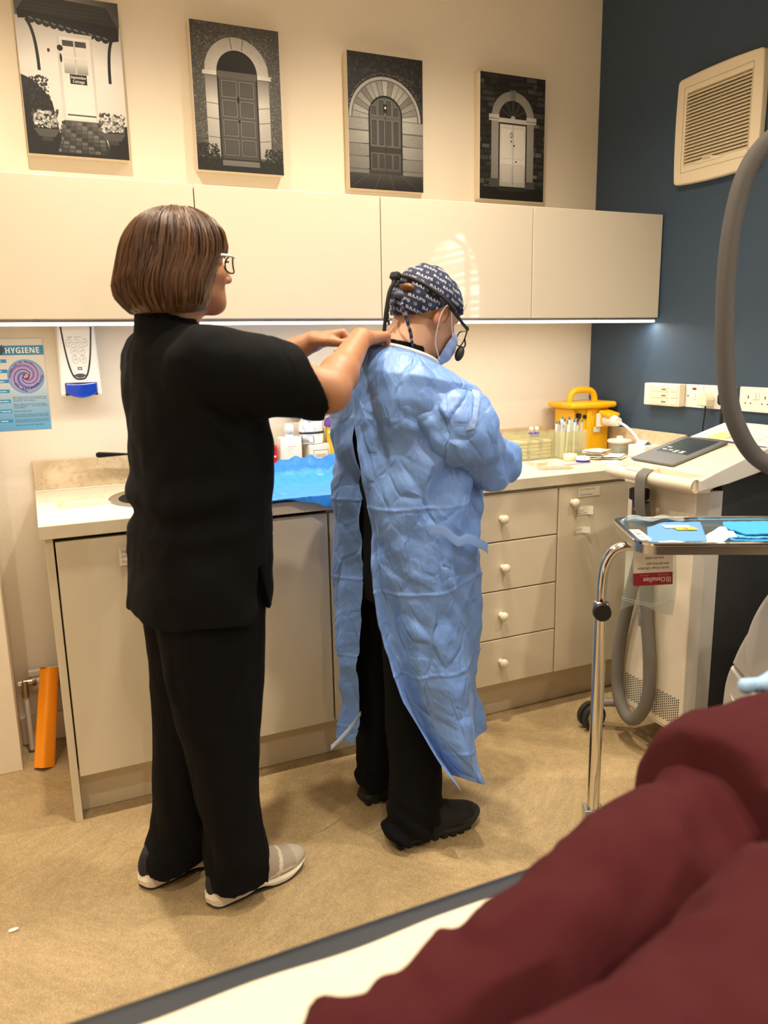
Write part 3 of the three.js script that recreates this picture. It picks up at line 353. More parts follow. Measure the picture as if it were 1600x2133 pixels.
// ------------------------------------------------------------------ switches and sockets on the blue wall (all 86 mm high)
const plastic = phys('#f0ebe1', 0.3, { clearcoat: 0.3 }), hole = std('#3a3632', 0.8);
{
  const y0 = 1.111, h = 0.086, mk = (name, label, cat, z0) => thing(name, label, cat, [XR, y0, z0]);
  const c = mk('heating_controller', 'boxy cream control unit with three rows of keys on the blue wall', 'control unit', 0.39);
  const cm = std('#ece2c8', 0.45); part('casing', bx(-0.038, 0, 0, -0.001, h, 0.19, 0.004), cm, c);
  for (let r = 0; r < 3; r++) { const y = 0.055 - r * 0.024; part('key_row', bx(-0.0405, y, 0.035, -0.0375, y + 0.02, 0.132, 0.001), std('#e6d9b8', 0.5), c); for (let k = 0; k < 4; k++) part('marking', bx(-0.041, y + 0.006, 0.1 + k * 0.006, -0.0404, y + 0.012, 0.104 + k * 0.006, 0), hole, c); part('key', bx(-0.041, y + 0.002, 0.145, -0.0375, y + 0.019, 0.18, 0.001), cm, c); }
  const f = mk('fused_spur', 'white switched fuse plate with a small red neon', 'switch', 0.583);
  part('plate', bx(-0.009, 0, 0, -0.001, h, 0.086, 0.002), plastic, f); part('neon', bx(-0.0105, 0.066, 0.034, -0.0088, 0.074, 0.052, 0.0004), std('#8a1f1d', 0.3), f); part('rocker', bx(-0.0125, 0.03, 0.036, -0.0088, 0.055, 0.05, 0.0012), plastic, f); for (const z of [0.013, 0.073]) part('screw', cyl(-0.0092, 0.043, z, 0.003, 0.001, 'x'), hole, f);
  const socket = (o, gangs) => { const w = gangs === 1 ? 0.086 : 0.146; part('plate', bx(-0.009, 0, 0, -0.001, h, w, 0.002), plastic, o); for (let g = 0; g < gangs; g++) { const z = gangs === 1 ? 0.043 : 0.038 + g * 0.07; part('earth_slot', bx(-0.0094, 0.046, z - 0.002, -0.0088, 0.056, z + 0.002, 0), hole, o); for (const s of [-1, 1]) part('pin_slot', bx(-0.0094, 0.028, z + s * 0.011 - 0.003, -0.0088, 0.0315, z + s * 0.011 + 0.003, 0), hole, o); part('rocker', bx(-0.0125, 0.045, (gangs === 1 ? 0.066 : 0.061 + g * 0.013), -0.0088, 0.068, (gangs === 1 ? 0.077 : 0.071 + g * 0.013), 0.001), plastic, o); } };
  const s1 = mk('wall_socket', 'white socket plate behind the cream plug', 'socket', 0.671); socket(s1, 2);
  const s2 = mk('wall_socket', 'white double socket with free pin holes right of the grey hose', 'socket', 0.835); socket(s2, 2);
  const p = mk('mains_plug', 'cream three pin plug with thin dark flex in the wall socket', 'plug', 0.70); const ps = new THREE.Shape(); ps.moveTo(-0.024, 0.012); ps.lineTo(0.024, 0.012); ps.lineTo(0.024, 0.034); ps.quadraticCurveTo(0.018, 0.056, 0, 0.062); ps.quadraticCurveTo(-0.018, 0.056, -0.024, 0.034); part('plug_body', new THREE.ExtrudeGeometry(ps, { depth: 0.03, bevelEnabled: true, bevelThickness: 0.005, bevelSize: 0.004, bevelOffset: -0.004, bevelSegments: 3 }).rotateY(-Math.PI / 2).translate(-0.0145, 0, 0), std('#efe3c8', 0.4), p); part('flex', tube([[-0.03, 0.014, 0.004], [-0.032, -0.02, 0.004], [-0.03, -0.07, -0.002], [-0.026, -0.16, -0.006], [-0.022, -0.3, -0.006]], 0.0028, 40, 8), std('#1b1d24', 0.6), p);
  const q = mk('mains_plug', 'black round plug with thick black flex partly behind the grey hose', 'plug', 0.782); part('plug_body', [new RoundedBoxGeometry(0.034, 0.046, 0.04, 3, 0.014).translate(-0.027, 0.04, 0)], M.rubber, q); part('flex', tube([[-0.03, 0.02, 0], [-0.034, -0.02, 0.002], [-0.034, -0.1, 0.002], [-0.03, -0.3, 0.002]], 0.0055, 36, 10), M.rubber, q);
  // grey sockets on the back wall behind the drape
  const gm = std('#a9a49b', 0.4, { metalness: 0.5 });
  const g1 = thing('wall_socket', 'brushed steel socket plate with two dark openings above the purple lid', 'socket', [1.045, 1.108, 0]); part('plate', bx(0, 0, 0.001, 0.146, h, 0.009, 0.002), gm, g1); part('opening_panel', bx(0.02, 0.026, 0.0088, 0.06, 0.046, 0.0105, 0.001), std('#77726c', 0.5), g1); for (const x of [0.03, 0.05]) part('opening', cyl(x, 0.036, 0.0108, 0.003, 0.001, 'z'), hole, g1);
  const g2 = thing('wall_socket', 'bluish steel socket box under the raised forearm', 'socket', [0.905, 1.106, 0]); part('plate', bx(0, 0, 0.001, 0.13, h, 0.03, 0.006), std('#98a0b4', 0.3, { metalness: 0.4 }), g2);
}
// ------------------------------------------------------------------ heating pipe, valve and rolled sheet at the left
{
  const t = thing('heating_pipe', 'white painted heating pipe with brass and steel valve by the floor', 'pipe', [-0.1, 0, 0]);
  part('rail', [bx(0.012, 0.255, 0.019, 0.111, 0.28, 0.036, 0.006), bx(0.012, 0.206, 0.019, 0.111, 0.252, 0.05, 0.016, 4)], std('#e2d8ca', 0.35), t);
  part('riser_pipe', cyl(0.0, 0.105, 0.072, 0.009, 0.205), std('#d8ccb9', 0.5), t);
  const v = part('valve', [cyl(0, 0.215, 0.072, 0.0135, 0.022, 'y', 0.0135, 6), cyl(0, 0.242, 0.072, 0.012, 0.035), cyl(0.012, 0.252, 0.066, 0.0125, 0.03, 'x'), cyl(0.032, 0.252, 0.064, 0.017, 0.014, 'x', 0.014, 6)], std('#a89a80', 0.32, { metalness: 0.9 }), t);
  part('spindle', cyl(-0.014, 0.252, 0.068, 0.011, 0.012, 'x'), M.chrome, t);
  part('floor_collar', cyl(0, 0.004, 0.072, 0.013, 0.008), std('#5d5142', 0.6), t);
  const r = tag(part(numbered('plastic_roll'), thick((u, v2) => { const a = u * Math.PI * 2.3, rr = 0.0235 + 0.0035 * Math.sin(a * 1.3 + 1) + 0.004 * u, sq = 1 + 0.22 * Math.cos(2 * a) * (1 - v2 * 0.4); return [Math.cos(a) * rr * sq * 1.05, v2 * 0.325 + 0.004 * Math.sin(a * 2) * v2, Math.sin(a) * rr / sq * 0.95 + 0.003 * Math.sin(v2 * 5)]; }, 60, 16, 0.0008), phys('#ff9c12', 0.38, { side: THREE.DoubleSide }), scene), 'rolled orange plastic sheet leaning upright beside the end panel', 'roll');
  r.position.set(-0.069, 0.004, 0.214); r.rotation.set(-0.36, 0, -0.15);
}
// crumple: sum of triangle waves in random directions gives flat facets with sharp creases
function crumpler(seed, n, f0, f1) { const r = rng(seed), w = []; for (let i = 0; i < n; i++) { const a = r() * 6.283, b = Math.acos(2 * r() - 1); w.push([Math.sin(b) * Math.cos(a), Math.cos(b), Math.sin(b) * Math.sin(a), lerp(f0, f1, r()), r() * 9, 1 / (0.6 + i * 0.25)]); } return (x, y, z) => { let s = 0, t = 0; for (const [a, b, c, f, p, k] of w) { const q = (x * a + y * b + z * c) * f + p + 1.1 * N3(x * 5 + p, y * 5, z * 5); s += k * Math.abs(q - 2 * Math.round(q / 2)); t += k; } return s / t - 0.5; }; }
const crumpA = crumpler(3, 7, 9, 26), crumpB = crumpler(8, 8, 22, 60);
// ------------------------------------------------------------------ sink, tap, swab pack
{
  const t = thing('sink', 'round stainless steel sink bowl set in the worktop', 'sink', [0.41, WT, 0.315]);
  part('rim', lathe([[0.172, 0.0015], [0.176, 0.004], [0.196, 0.0045], [0.203, 0.0025], [0.203, 0.0008]], 64), M.steel, t);
  part('bowl', lathe([[0, -0.15], [0.1, -0.149], [0.14, -0.142], [0.16, -0.12], [0.168, -0.06], [0.172, 0.0015]], 64), std('#b5b2ad', 0.3, { metalness: 1, side: THREE.DoubleSide }), t);
  part('drain', cyl(0, -0.147, 0, 0.03, 0.004), M.chrome, t);
  const k = thing('tap', 'lever tap with a long dark paddle handle over the sink', 'tap', [0.43, WT, 0.075]);
  part('body', [cyl(0, 0.055, 0, 0.022, 0.108), lathe([[0.03, 0.001], [0.03, 0.008], [0.022, 0.012]])], M.chrome, k);
  part('spout', tube([[0, 0.1, 0], [0, 0.16, 0.02], [0, 0.175, 0.09], [0, 0.15, 0.13]], 0.011, 30, 12), M.chrome, k);
  const lev = new THREE.Shape(); lev.moveTo(-0.23, 0.114); lev.quadraticCurveTo(-0.235, 0.128, -0.218, 0.128); lev.quadraticCurveTo(-0.17, 0.123, -0.12, 0.117); lev.lineTo(-0.02, 0.118); lev.lineTo(-0.02, 0.108); lev.lineTo(-0.12, 0.112); lev.quadraticCurveTo(-0.17, 0.111, -0.21, 0.11); lev.quadraticCurveTo(-0.228, 0.108, -0.23, 0.114);
  part('lever', prism(lev, 0.02, 0.003).translate(0, 0, -0.01), std('#2c2c2c', 0.25, { metalness: 0.7 }), k);
  part('lever_stem', cyl(-0.01, 0.112, 0, 0.012, 0.03, 'x'), M.chrome, k);
  const p = thing('swab_pack', 'clear sealed pack of cotton swabs lying on the worktop by the sink', 'pack', [0.133, WT + 0.001, 0.32], 0.12);
  part('wrapper', thick((u, v) => { const e = Math.min(u, 1 - u, v * 0.5, (1 - v) * 0.5) * 8; return [(u - 0.5) * 0.152, 0.002 + 0.011 * smooth(0, 1, e) + crumpB(u * 0.15, 0, v * 0.1) * 0.004, (v - 0.5) * 0.098]; }, 40, 24, 0.0004), phys('#fbf6ea', 0.16, { transmission: 0.82, thickness: 0, side: THREE.DoubleSide }), p);
  for (let i = 0; i < 3; i++) part('swab', new THREE.CapsuleGeometry(0.0045, 0.1, 4, 10).rotateZ(Math.PI / 2).translate(0, 0.006, -0.018 + i * 0.016), std('#f6f0e2', 0.85), p);
}
// ------------------------------------------------------------------ blue drape over the instrument tray and bottles behind it
{
  const crumpC = crumpler(19, 9, 14, 44);
  single('sterile_drape', thick((u, v) => {
    const x = lerp(0.5, 1.12, u) + 0.01 * N3(v * 6, u * 3, 1), front = 0.036 + 0.03 * Math.sin(u * 8 + 2.2) + 0.02 * N3(u * 9, 2, 0), zz = 0.176 + v * (0.439 + front); let drop = 0, z = zz;
    if (z > 0.618) { drop = z - 0.618; z = 0.6185 + drop * 0.18; }
    const back = smooth(0.33, 0.165, z), k = crumpA(x * 1.5, 0, z * 1.5), q = crumpC(x * 1.1, 0.3, z * 1.1);
    const y = WT + 0.014 + 0.05 * back + (k * 0.034 + q * 0.02) * (0.7 + 0.9 * back) * smooth(0.6, 0.55, z) + 0.003 * q - drop * 0.95;
    return [x, Math.max(y, drop > 0 ? 0 : WT + 0.0035), z + (drop > 0 ? Math.abs(q) * 0.01 : 0.012 * q * back)];
  }, 200, 160, 0.0006, 3, 2.4), std('#2f84dc', 0.42, { side: THREE.DoubleSide, bumpMap: rep(TX.crinkle, 0.55, 0.55), bumpScale: 0.02 }), 'crumpled bright blue sterile drape spread over the worktop', 'drape');
  const red = thing('hand_gel_bottle', 'small red plastic bottle with a white stripe beside the blue drape', 'bottle', [0.81, WT + 0.001, 0.075]);
  part('body', new RoundedBoxGeometry(0.042, 0.11, 0.03, 4, 0.014).translate(0, 0.055, 0), phys('#d81f2c', 0.3), red); part('label', [bx(-0.02, 0.02, 0.0151, 0.014, 0.042, 0.0157, 0), bx(-0.02, 0.066, 0.0151, 0.012, 0.072, 0.0157, 0)], M.white, red);
  const bo = thing('pump_bottle', 'white square pump bottle with a pink ribbon mark', 'bottle', [0.878, WT + 0.001, 0.08]);
  const bw = 0.082; part('body', new RoundedBoxGeometry(bw, 0.138, 0.052, 4, 0.008).translate(0, 0.069, 0), phys('#f6f1ea', 0.35), bo); part('neck', cyl(0, 0.144, 0, 0.016, 0.014), M.white, bo); part('cap', lathe([[0, 0.186], [0.012, 0.186], [0.016, 0.18], [0.019, 0.168], [0.019, 0.15], [0, 0.15]].reverse()), M.white, bo);
  const lb = canvas(256, 400, (c, W, H) => { c.fillStyle = '#f7f2ea'; c.fillRect(0, 0, W, H); c.fillStyle = '#d98da0'; c.font = 'bold 21px sans-serif'; c.fillText('chlorhexidine', 66, 80, 130); c.fillStyle = '#8d7f92'; c.font = '16px sans-serif'; c.fillText('skin cleanser', 66, 106, 120); c.fillText('solution', 66, 130); c.strokeStyle = '#d8275b'; c.lineWidth = 15; c.beginPath(); c.arc(130, 330, 30, 2.2, 7.2); c.stroke(); c.beginPath(); c.moveTo(108, 352); c.lineTo(152, 376); c.stroke(); c.fillStyle = '#e23b6e'; c.font = 'bold 44px serif'; c.fillText('uit', 168, 350); });
  part('label', new THREE.PlaneGeometry(0.068, 0.118).translate(0, 0.066, 0.0263), std('#ffffff', 0.45, { map: lb }), bo);
  const bar = canvas(256, 256, (c, W, H) => { c.fillStyle = '#f5f0e6'; c.fillRect(0, 0, W, H); c.strokeStyle = '#6b665f'; c.lineWidth = 5; c.strokeRect(44, 44, 190, 200); for (let r = 0; r < 2; r++) for (let k = 0; k < 22; k++) { c.fillStyle = '#57534d'; if ((k * 7 + r * 3) % 5 > 1) c.fillRect(66 + k * 6.4, 82 + r * 66, 4, r ? 46 : 34); } });
  const bxm = thing('dressing_box', 'small white carton with grey printed codes in front of the yellow bin', 'box', [0.985, WT + 0.001, 0.085]); part('carton', bx(-0.042, 0, -0.03, 0.042, 0.106, 0.03, 0.003), std('#f3eee3', 0.6), bxm); part('print', new THREE.PlaneGeometry(0.078, 0.098).translate(0, 0.052, 0.0305), std('#ffffff', 0.6, { map: bar }), bxm);
  const bg = thing('wipes_packet', 'crumpled white plastic packet on top of the printed carton', 'packet', [0.965, WT + 0.109, 0.08], 0.15);
  const bagMap = canvas(256, 256, (c, W, H) => { c.fillStyle = '#f6f1e8'; c.fillRect(0, 0, W, H); c.fillStyle = '#3b3a3a'; c.fillRect(0, 150, W, 20); c.strokeStyle = '#5a5856'; c.lineWidth = 3; c.strokeRect(70, 186, 140, 56); c.fillStyle = '#4a4846'; c.fillRect(170, 196, 28, 34); for (let k = 0; k < 6; k++) c.fillRect(84, 196 + k * 7, 70 - (k % 3) * 14, 3); });
  part('packet_film', thick((u, v) => { const a = u * Math.PI * 2, h = v * 0.108, r = 0.047 * (1 - 0.5 * smooth(0.62, 0.95, v) + 0.42 * smooth(0.86, 1, v)); const c = crumpA(Math.cos(a) * 0.25, h * 2.4, Math.sin(a) * 0.25) * 0.03; return [Math.cos(a) * (r + c), h + 0.018 * Math.sin(a * 2 + 0.6) * smooth(0.5, 1, v), Math.sin(a) * (r * 0.62 + c)]; }, 60, 36, 0.0005), std('#ffffff', 0.4, { map: bagMap, side: THREE.DoubleSide }), bg);
  const bin = thing('sharps_bin', 'yellow sharps bin with purple lid half hidden by the gown', 'bin', [1.078, WT + 0.001, 0.105]);
  part('tub', lathe([[0, 0], [0.046, 0], [0.05, 0.006], [0.062, 0.172], [0, 0.172]], 40), phys('#f0c91a', 0.35), bin); part('lid', lathe([[0, 0.205], [0.05, 0.203], [0.062, 0.195], [0.066, 0.186], [0.066, 0.17], [0.06, 0.168]], 40), phys('#6c3f9c', 0.35), bin); part('carry_handle', tube([[-0.058, 0.15, 0.02], [-0.054, 0.14, 0.04], [-0.03, 0.1, 0.06], [0, 0.085, 0.066], [0.03, 0.1, 0.06], [0.056, 0.15, 0.02]], 0.0035, 30, 8), M.white, bin);
}
// ------------------------------------------------------------------ acrylic organiser with syringes, transformer, tapes and small packs on the right
{
  const acr = phys('#f4f2dc', 0.06, { transmission: 0.8, thickness: 0, side: THREE.DoubleSide });
  const box = (t, w, h, d, divs) => { part('base_plate', bx(-w / 2, 0, -d / 2, w / 2, 0.003, d / 2, 0.001), acr, t); for (const s of [-1, 1]) { part('side_wall', bx(s * w / 2 - 0.0015, 0.0032, -d / 2, s * w / 2 + 0.0015, h, d / 2, 0.001), acr, t); part('long_wall', bx(-w / 2 + 0.002, 0.0032, s * d / 2 - 0.0015, w / 2 - 0.002, h, s * d / 2 + 0.0015, 0.001), acr, t); } for (let k = 1; k < divs; k++) { const x = -w / 2 + k * w / divs; part('divider', bx(x - 0.001, 0.0034, -d / 2 + 0.002, x + 0.001, h - 0.004, d / 2 - 0.002, 0), acr, t); } };
  const o1 = thing('acrylic_organiser', 'clear organiser of folded gauze nearest the blue sleeve', 'organiser', [1.85, WT + 0.001, 0.21], 0.06); box(o1, 0.18, 0.105, 0.11, 3);
  const o2 = thing('acrylic_organiser', 'clear organiser full of wrapped syringes beside the yellow transformer', 'organiser', [2.003, WT + 0.001, 0.262], 0.06); box(o2, 0.116, 0.112, 0.1, 3);
  const gz = std('#efe6cf', 0.9), grp = 'folded gauze stacks in the clear organiser';
  for (let k = 0; k < 3; k++) for (let j = 0; j < 5; j++) { const g = single('gauze_swab', new RoundedBoxGeometry(0.052, 0.0125, 0.082, 2, 0.005).translate(0, 0.00625, 0), gz, 'folded cream gauze swab stacked inside the clear organiser', 'gauze', grp); g.position.set(1.79 + k * 0.06, WT + 0.005 + j * 0.0145, 0.2135 - k * 0.0038); g.rotation.y = 0.06 + 0.08 * Math.sin(k * 3 + j * 5); }
  const r = rng(41), sy = [std('#f5f4ea', 0.35), phys('#eef3ee', 0.2, { transmission: 0.5, thickness: 0 })], tips = [std('#3f8f86', 0.4), std('#6a55b8', 0.4), std('#e9e7dd', 0.4)];
  for (let k = 0; k < 22; k++) { const s = thing('syringe', ['wrapped syringe with a green hub standing in the clear organiser', 'wrapped syringe with a purple hub standing in the clear organiser', 'wrapped syringe with a white hub standing in the clear organiser'][k % 3], 'syringe', [1.955 + (k % 11) * 0.0094, WT + 0.006, 0.246 + Math.floor(k / 11) * 0.032 + r() * 0.006 - (k % 11) * 0.0005], 0, ['green hub syringes', 'purple hub syringes', 'white hub syringes'][k % 3]); const l = 0.115 + r() * 0.035; part('barrel', cyl(0, l / 2, 0, 0.0052, l, 'y', 0.0052, 10), sy[k % 2], s); part('hub', cyl(0, l + 0.006, 0, 0.004, 0.012, 'y', 0.0032, 10), tips[k % 3], s); s.rotation.set((r() - 0.5) * 0.12, 0, (r() - 0.5) * 0.14); }
  for (let k = 0; k < 2; k++) { const v = thing('medicine_vial', k ? 'right one of two clear vials with purple labels' : 'left one of two clear vials with purple labels', 'vial', [1.85 + k * 0.026, WT + 0.084, 0.228], 0, 'purple labelled vials'); part('glass_body', cyl(0, 0.018, 0, 0.0095, 0.036), phys('#f3f0ea', 0.1, { transmission: 0.6, thickness: 0 }), v); part('label', cyl(0, 0.016, 0, 0.0098, 0.018), std('#6f5cc2', 0.5), v); part('cap', cyl(0, 0.041, 0, 0.0082, 0.01), M.white, v); }
  // site transformer
  const t = thing('transformer', 'yellow portable site transformer with carrying handle in the corner', 'transformer', [2.185, WT + 0.001, 0.118], 0.0);
  const ye = phys('#f6ba04', 0.42, { clearcoat: 0.2 });
  part('case', [bx(-0.095, 0, -0.068, 0.095, 0.19, 0.068, 0.012, 3), bx(-0.03, 0.01, 0.066, -0.006, 0.185, 0.076, 0.003)], ye, t);
  part('top_rim', [bx(-0.118, 0.186, -0.09, 0.118, 0.212, 0.09, 0.012, 3)], ye, t);
  part('carry_handle', tube([[-0.068, 0.2, 0], [-0.062, 0.236, 0], [-0.042, 0.256, 0], [0, 0.261, 0], [0.042, 0.256, 0], [0.062, 0.236, 0], [0.068, 0.2, 0]], 0.0135, 48, 14), ye, t);
  part('socket_cover', [new RoundedBoxGeometry(0.066, 0.02, 0.07, 3, 0.009).rotateX(0.16).translate(0.062, 0.162, 0.104), cyl(0.062, 0.135, 0.075, 0.032, 0.03, 'z')], ye, t);
  part('rating_label', new THREE.PlaneGeometry(0.034, 0.022).translate(0.022, 0.096, 0.0765), std('#d8e2d8', 0.5), t);
  part('cable_gland', [cyl(-0.075, 0.158, 0.072, 0.011, 0.02, 'z'), cyl(-0.04, 0.152, 0.07, 0.0085, 0.008, 'z')], M.black, t);
  part('supply_cable', tube([[-0.075, 0.158, 0.08], [-0.085, 0.155, 0.1], [-0.102, 0.14, 0.105], [-0.108, 0.1, 0.09], [-0.1, 0.05, 0.04]], 0.0045, 30, 8), M.black, t);
  const pl = thing('plug_connector', 'chunky white connector plugged into the yellow transformer with a white cable', 'plug', [2.2, WT + 0.136, 0.195]);
  part('flange', new RoundedBoxGeometry(0.06, 0.056, 0.012, 2, 0.003).translate(0.03, 0, 0.004), std('#efe6d2', 0.5), pl);
  part('plug_body', [cyl(0.047, 0, 0.035, 0.0255, 0.062, 'z', 0.0235), cyl(0.047, -0.002, 0.076, 0.021, 0.024, 'z', 0.018)], phys('#f1ece2', 0.35), pl);
  part('cable', tube([[0.047, -0.002, 0.086], [0.056, -0.022, 0.13], [0.068, -0.056, 0.17], [0.074, -0.09, 0.19], [0.076, -0.104, 0.196]], 0.0058, 36, 10), std('#e6e3dd', 0.4), pl);
  // small things in front
  const tub = thing('clear_tub', 'clear plastic tub with pale lid beside the transformer', 'tub', [2.238, WT + 0.001, 0.305]); part('tub_wall', lathe([[0, 0.001], [0.04, 0.001], [0.043, 0.006], [0.046, 0.052]], 32), phys('#f2efe6', 0.08, { transmission: 0.85, thickness: 0, side: THREE.DoubleSide }), tub); part('lid', lathe([[0, 0.076], [0.012, 0.076], [0.014, 0.066], [0.045, 0.063], [0.05, 0.058], [0.05, 0.05], [0.046, 0.05]], 32), phys('#f4eee2', 0.3, { transmission: 0.3, thickness: 0 }), tub); part('contents', [new RoundedBoxGeometry(0.05, 0.03, 0.05, 2, 0.01).translate(0, 0.018, 0)], std('#9db0a8', 0.8), tub);
  const roll = (name, label, x, z, ro, ri, h, mat1, extra) => { const q = thing(name, label, 'tape', [x, WT + 0.001, z]); part('tape_band', lathe([[ri, 0], [ro, 0], [ro, h], [ri, h], [ri, 0]], 32), mat1, q); if (extra) extra(q); return q; };
  roll('tape_roll', 'cream roll of medical tape on the worktop', 1.957, 0.345, 0.027, 0.012, 0.026, std('#ead9bd', 0.8));
  roll('tape_roll', 'white tape spool with a blue band at the bottom', 1.962, 0.418, 0.027, 0.01, 0.024, M.white, (q) => part('blue_band', lathe([[0.0272, 0.003], [0.0277, 0.003], [0.0277, 0.0115], [0.0272, 0.0115]], 32), std('#1f2f9a', 0.4), q));
  const stacks = [[2.085, 0.345, 5, 'stack'], [2.14, 0.385, 2, 'low']]; stacks.forEach(([x, z, n], s) => { for (let k = 0; k < n; k++) { const g = single('dressing_pack', thick((u, v) => [(u - 0.5) * 0.105, 0.003 + crumpB(u * 0.1 + k, 0, v * 0.1) * 0.006, (v - 0.5) * 0.075], 14, 10, 0.002), std(k % 2 ? '#f4eee0' : '#efe3cc', 0.75), s ? (k ? 'upper flat white dressing pack beside the clear tub' : 'lower flat white dressing pack beside the clear tub') : `flat white dressing pack, ${['lowest', 'second', 'middle', 'fourth', 'topmost'][k]} of the pile before the transformer`, 'pack', 'dressing packs on the worktop'); g.position.set(x + 0.006 * Math.sin(k * 4), WT + 0.003 + k * 0.0068, z + 0.006 * Math.cos(k * 5)); g.rotation.y = 0.35 + 0.3 * Math.sin(k * 7 + s); } });
  const dish = (x, z, rr, label) => { const d = thing('petri_dish', label, 'dish', [x, WT + 0.001, z]); part('dish', lathe([[0, 0.001], [rr, 0.001], [rr, 0.012], [rr - 0.0015, 0.012], [rr - 0.0015, 0.0025], [0, 0.0025]], 36), phys('#f2efe4', 0.05, { transmission: 0.88, thickness: 0, side: THREE.DoubleSide }), d); };
  dish(1.78, 0.375, 0.042, 'round clear dish on the worktop by the blue sleeve'); 
  const bl = thing('blister_pack', 'clear blister sheet lying on the worktop above the drawers', 'pack', [1.78, WT + 0.001, 0.485], -0.3); part('film', thick((u, v) => [(u - 0.5) * 0.13, 0.0025 + 0.0035 * Math.max(0, Math.sin(u * 28) * Math.sin(v * 16)) + crumpB(u, 0, v) * 0.003, (v - 0.5) * 0.06], 48, 20, 0.0004), phys('#e9e2d0', 0.12, { transmission: 0.75, thickness: 0, side: THREE.DoubleSide }), bl);
  single('paper_strip', bx(-0.045, 0, -0.012, 0.045, 0.0015, 0.012, 0.0004), std('#c9a9a0', 0.7), 'thin pinkish paper strip beside the blue banded spool', 'paper').position.set(1.91, WT + 0.001, 0.428);
  single('paper_strip', bx(-0.05, 0, -0.025, 0.05, 0.001, 0.025, 0.0003), std('#f4efe4', 0.7), 'white paper slip half under the laser handle', 'paper').position.set(2.06, WT + 0.001, 0.46);
  const gl = thing('glove_box', 'low white box behind the laser head on the worktop', 'box', [2.262, WT + 0.001, 0.42]); part('carton', bx(-0.04, 0, -0.045, 0.045, 0.05, 0.05, 0.003), M.white, gl); part('tissue', thick((u, v) => [(u - 0.5) * 0.05, 0.05 + 0.018 * (1 - Math.abs(u * 2 - 1)) + crumpB(u, v, 0) * 0.01, (v - 0.5) * 0.05], 10, 10, 0.0005), M.white, gl);
}

single('paper_scrap', thick((u, v) => [(u - 0.5) * 0.022, 0.0015 + 0.002 * u * v, (v - 0.5) * 0.014 * (0.6 + 0.4 * Math.sin(u * 3))], 5, 4, 0.0006), M.white, 'tiny white scrap of paper on the floor at the left', 'paper').position.set(-0.15, 0.0005, 1.0);
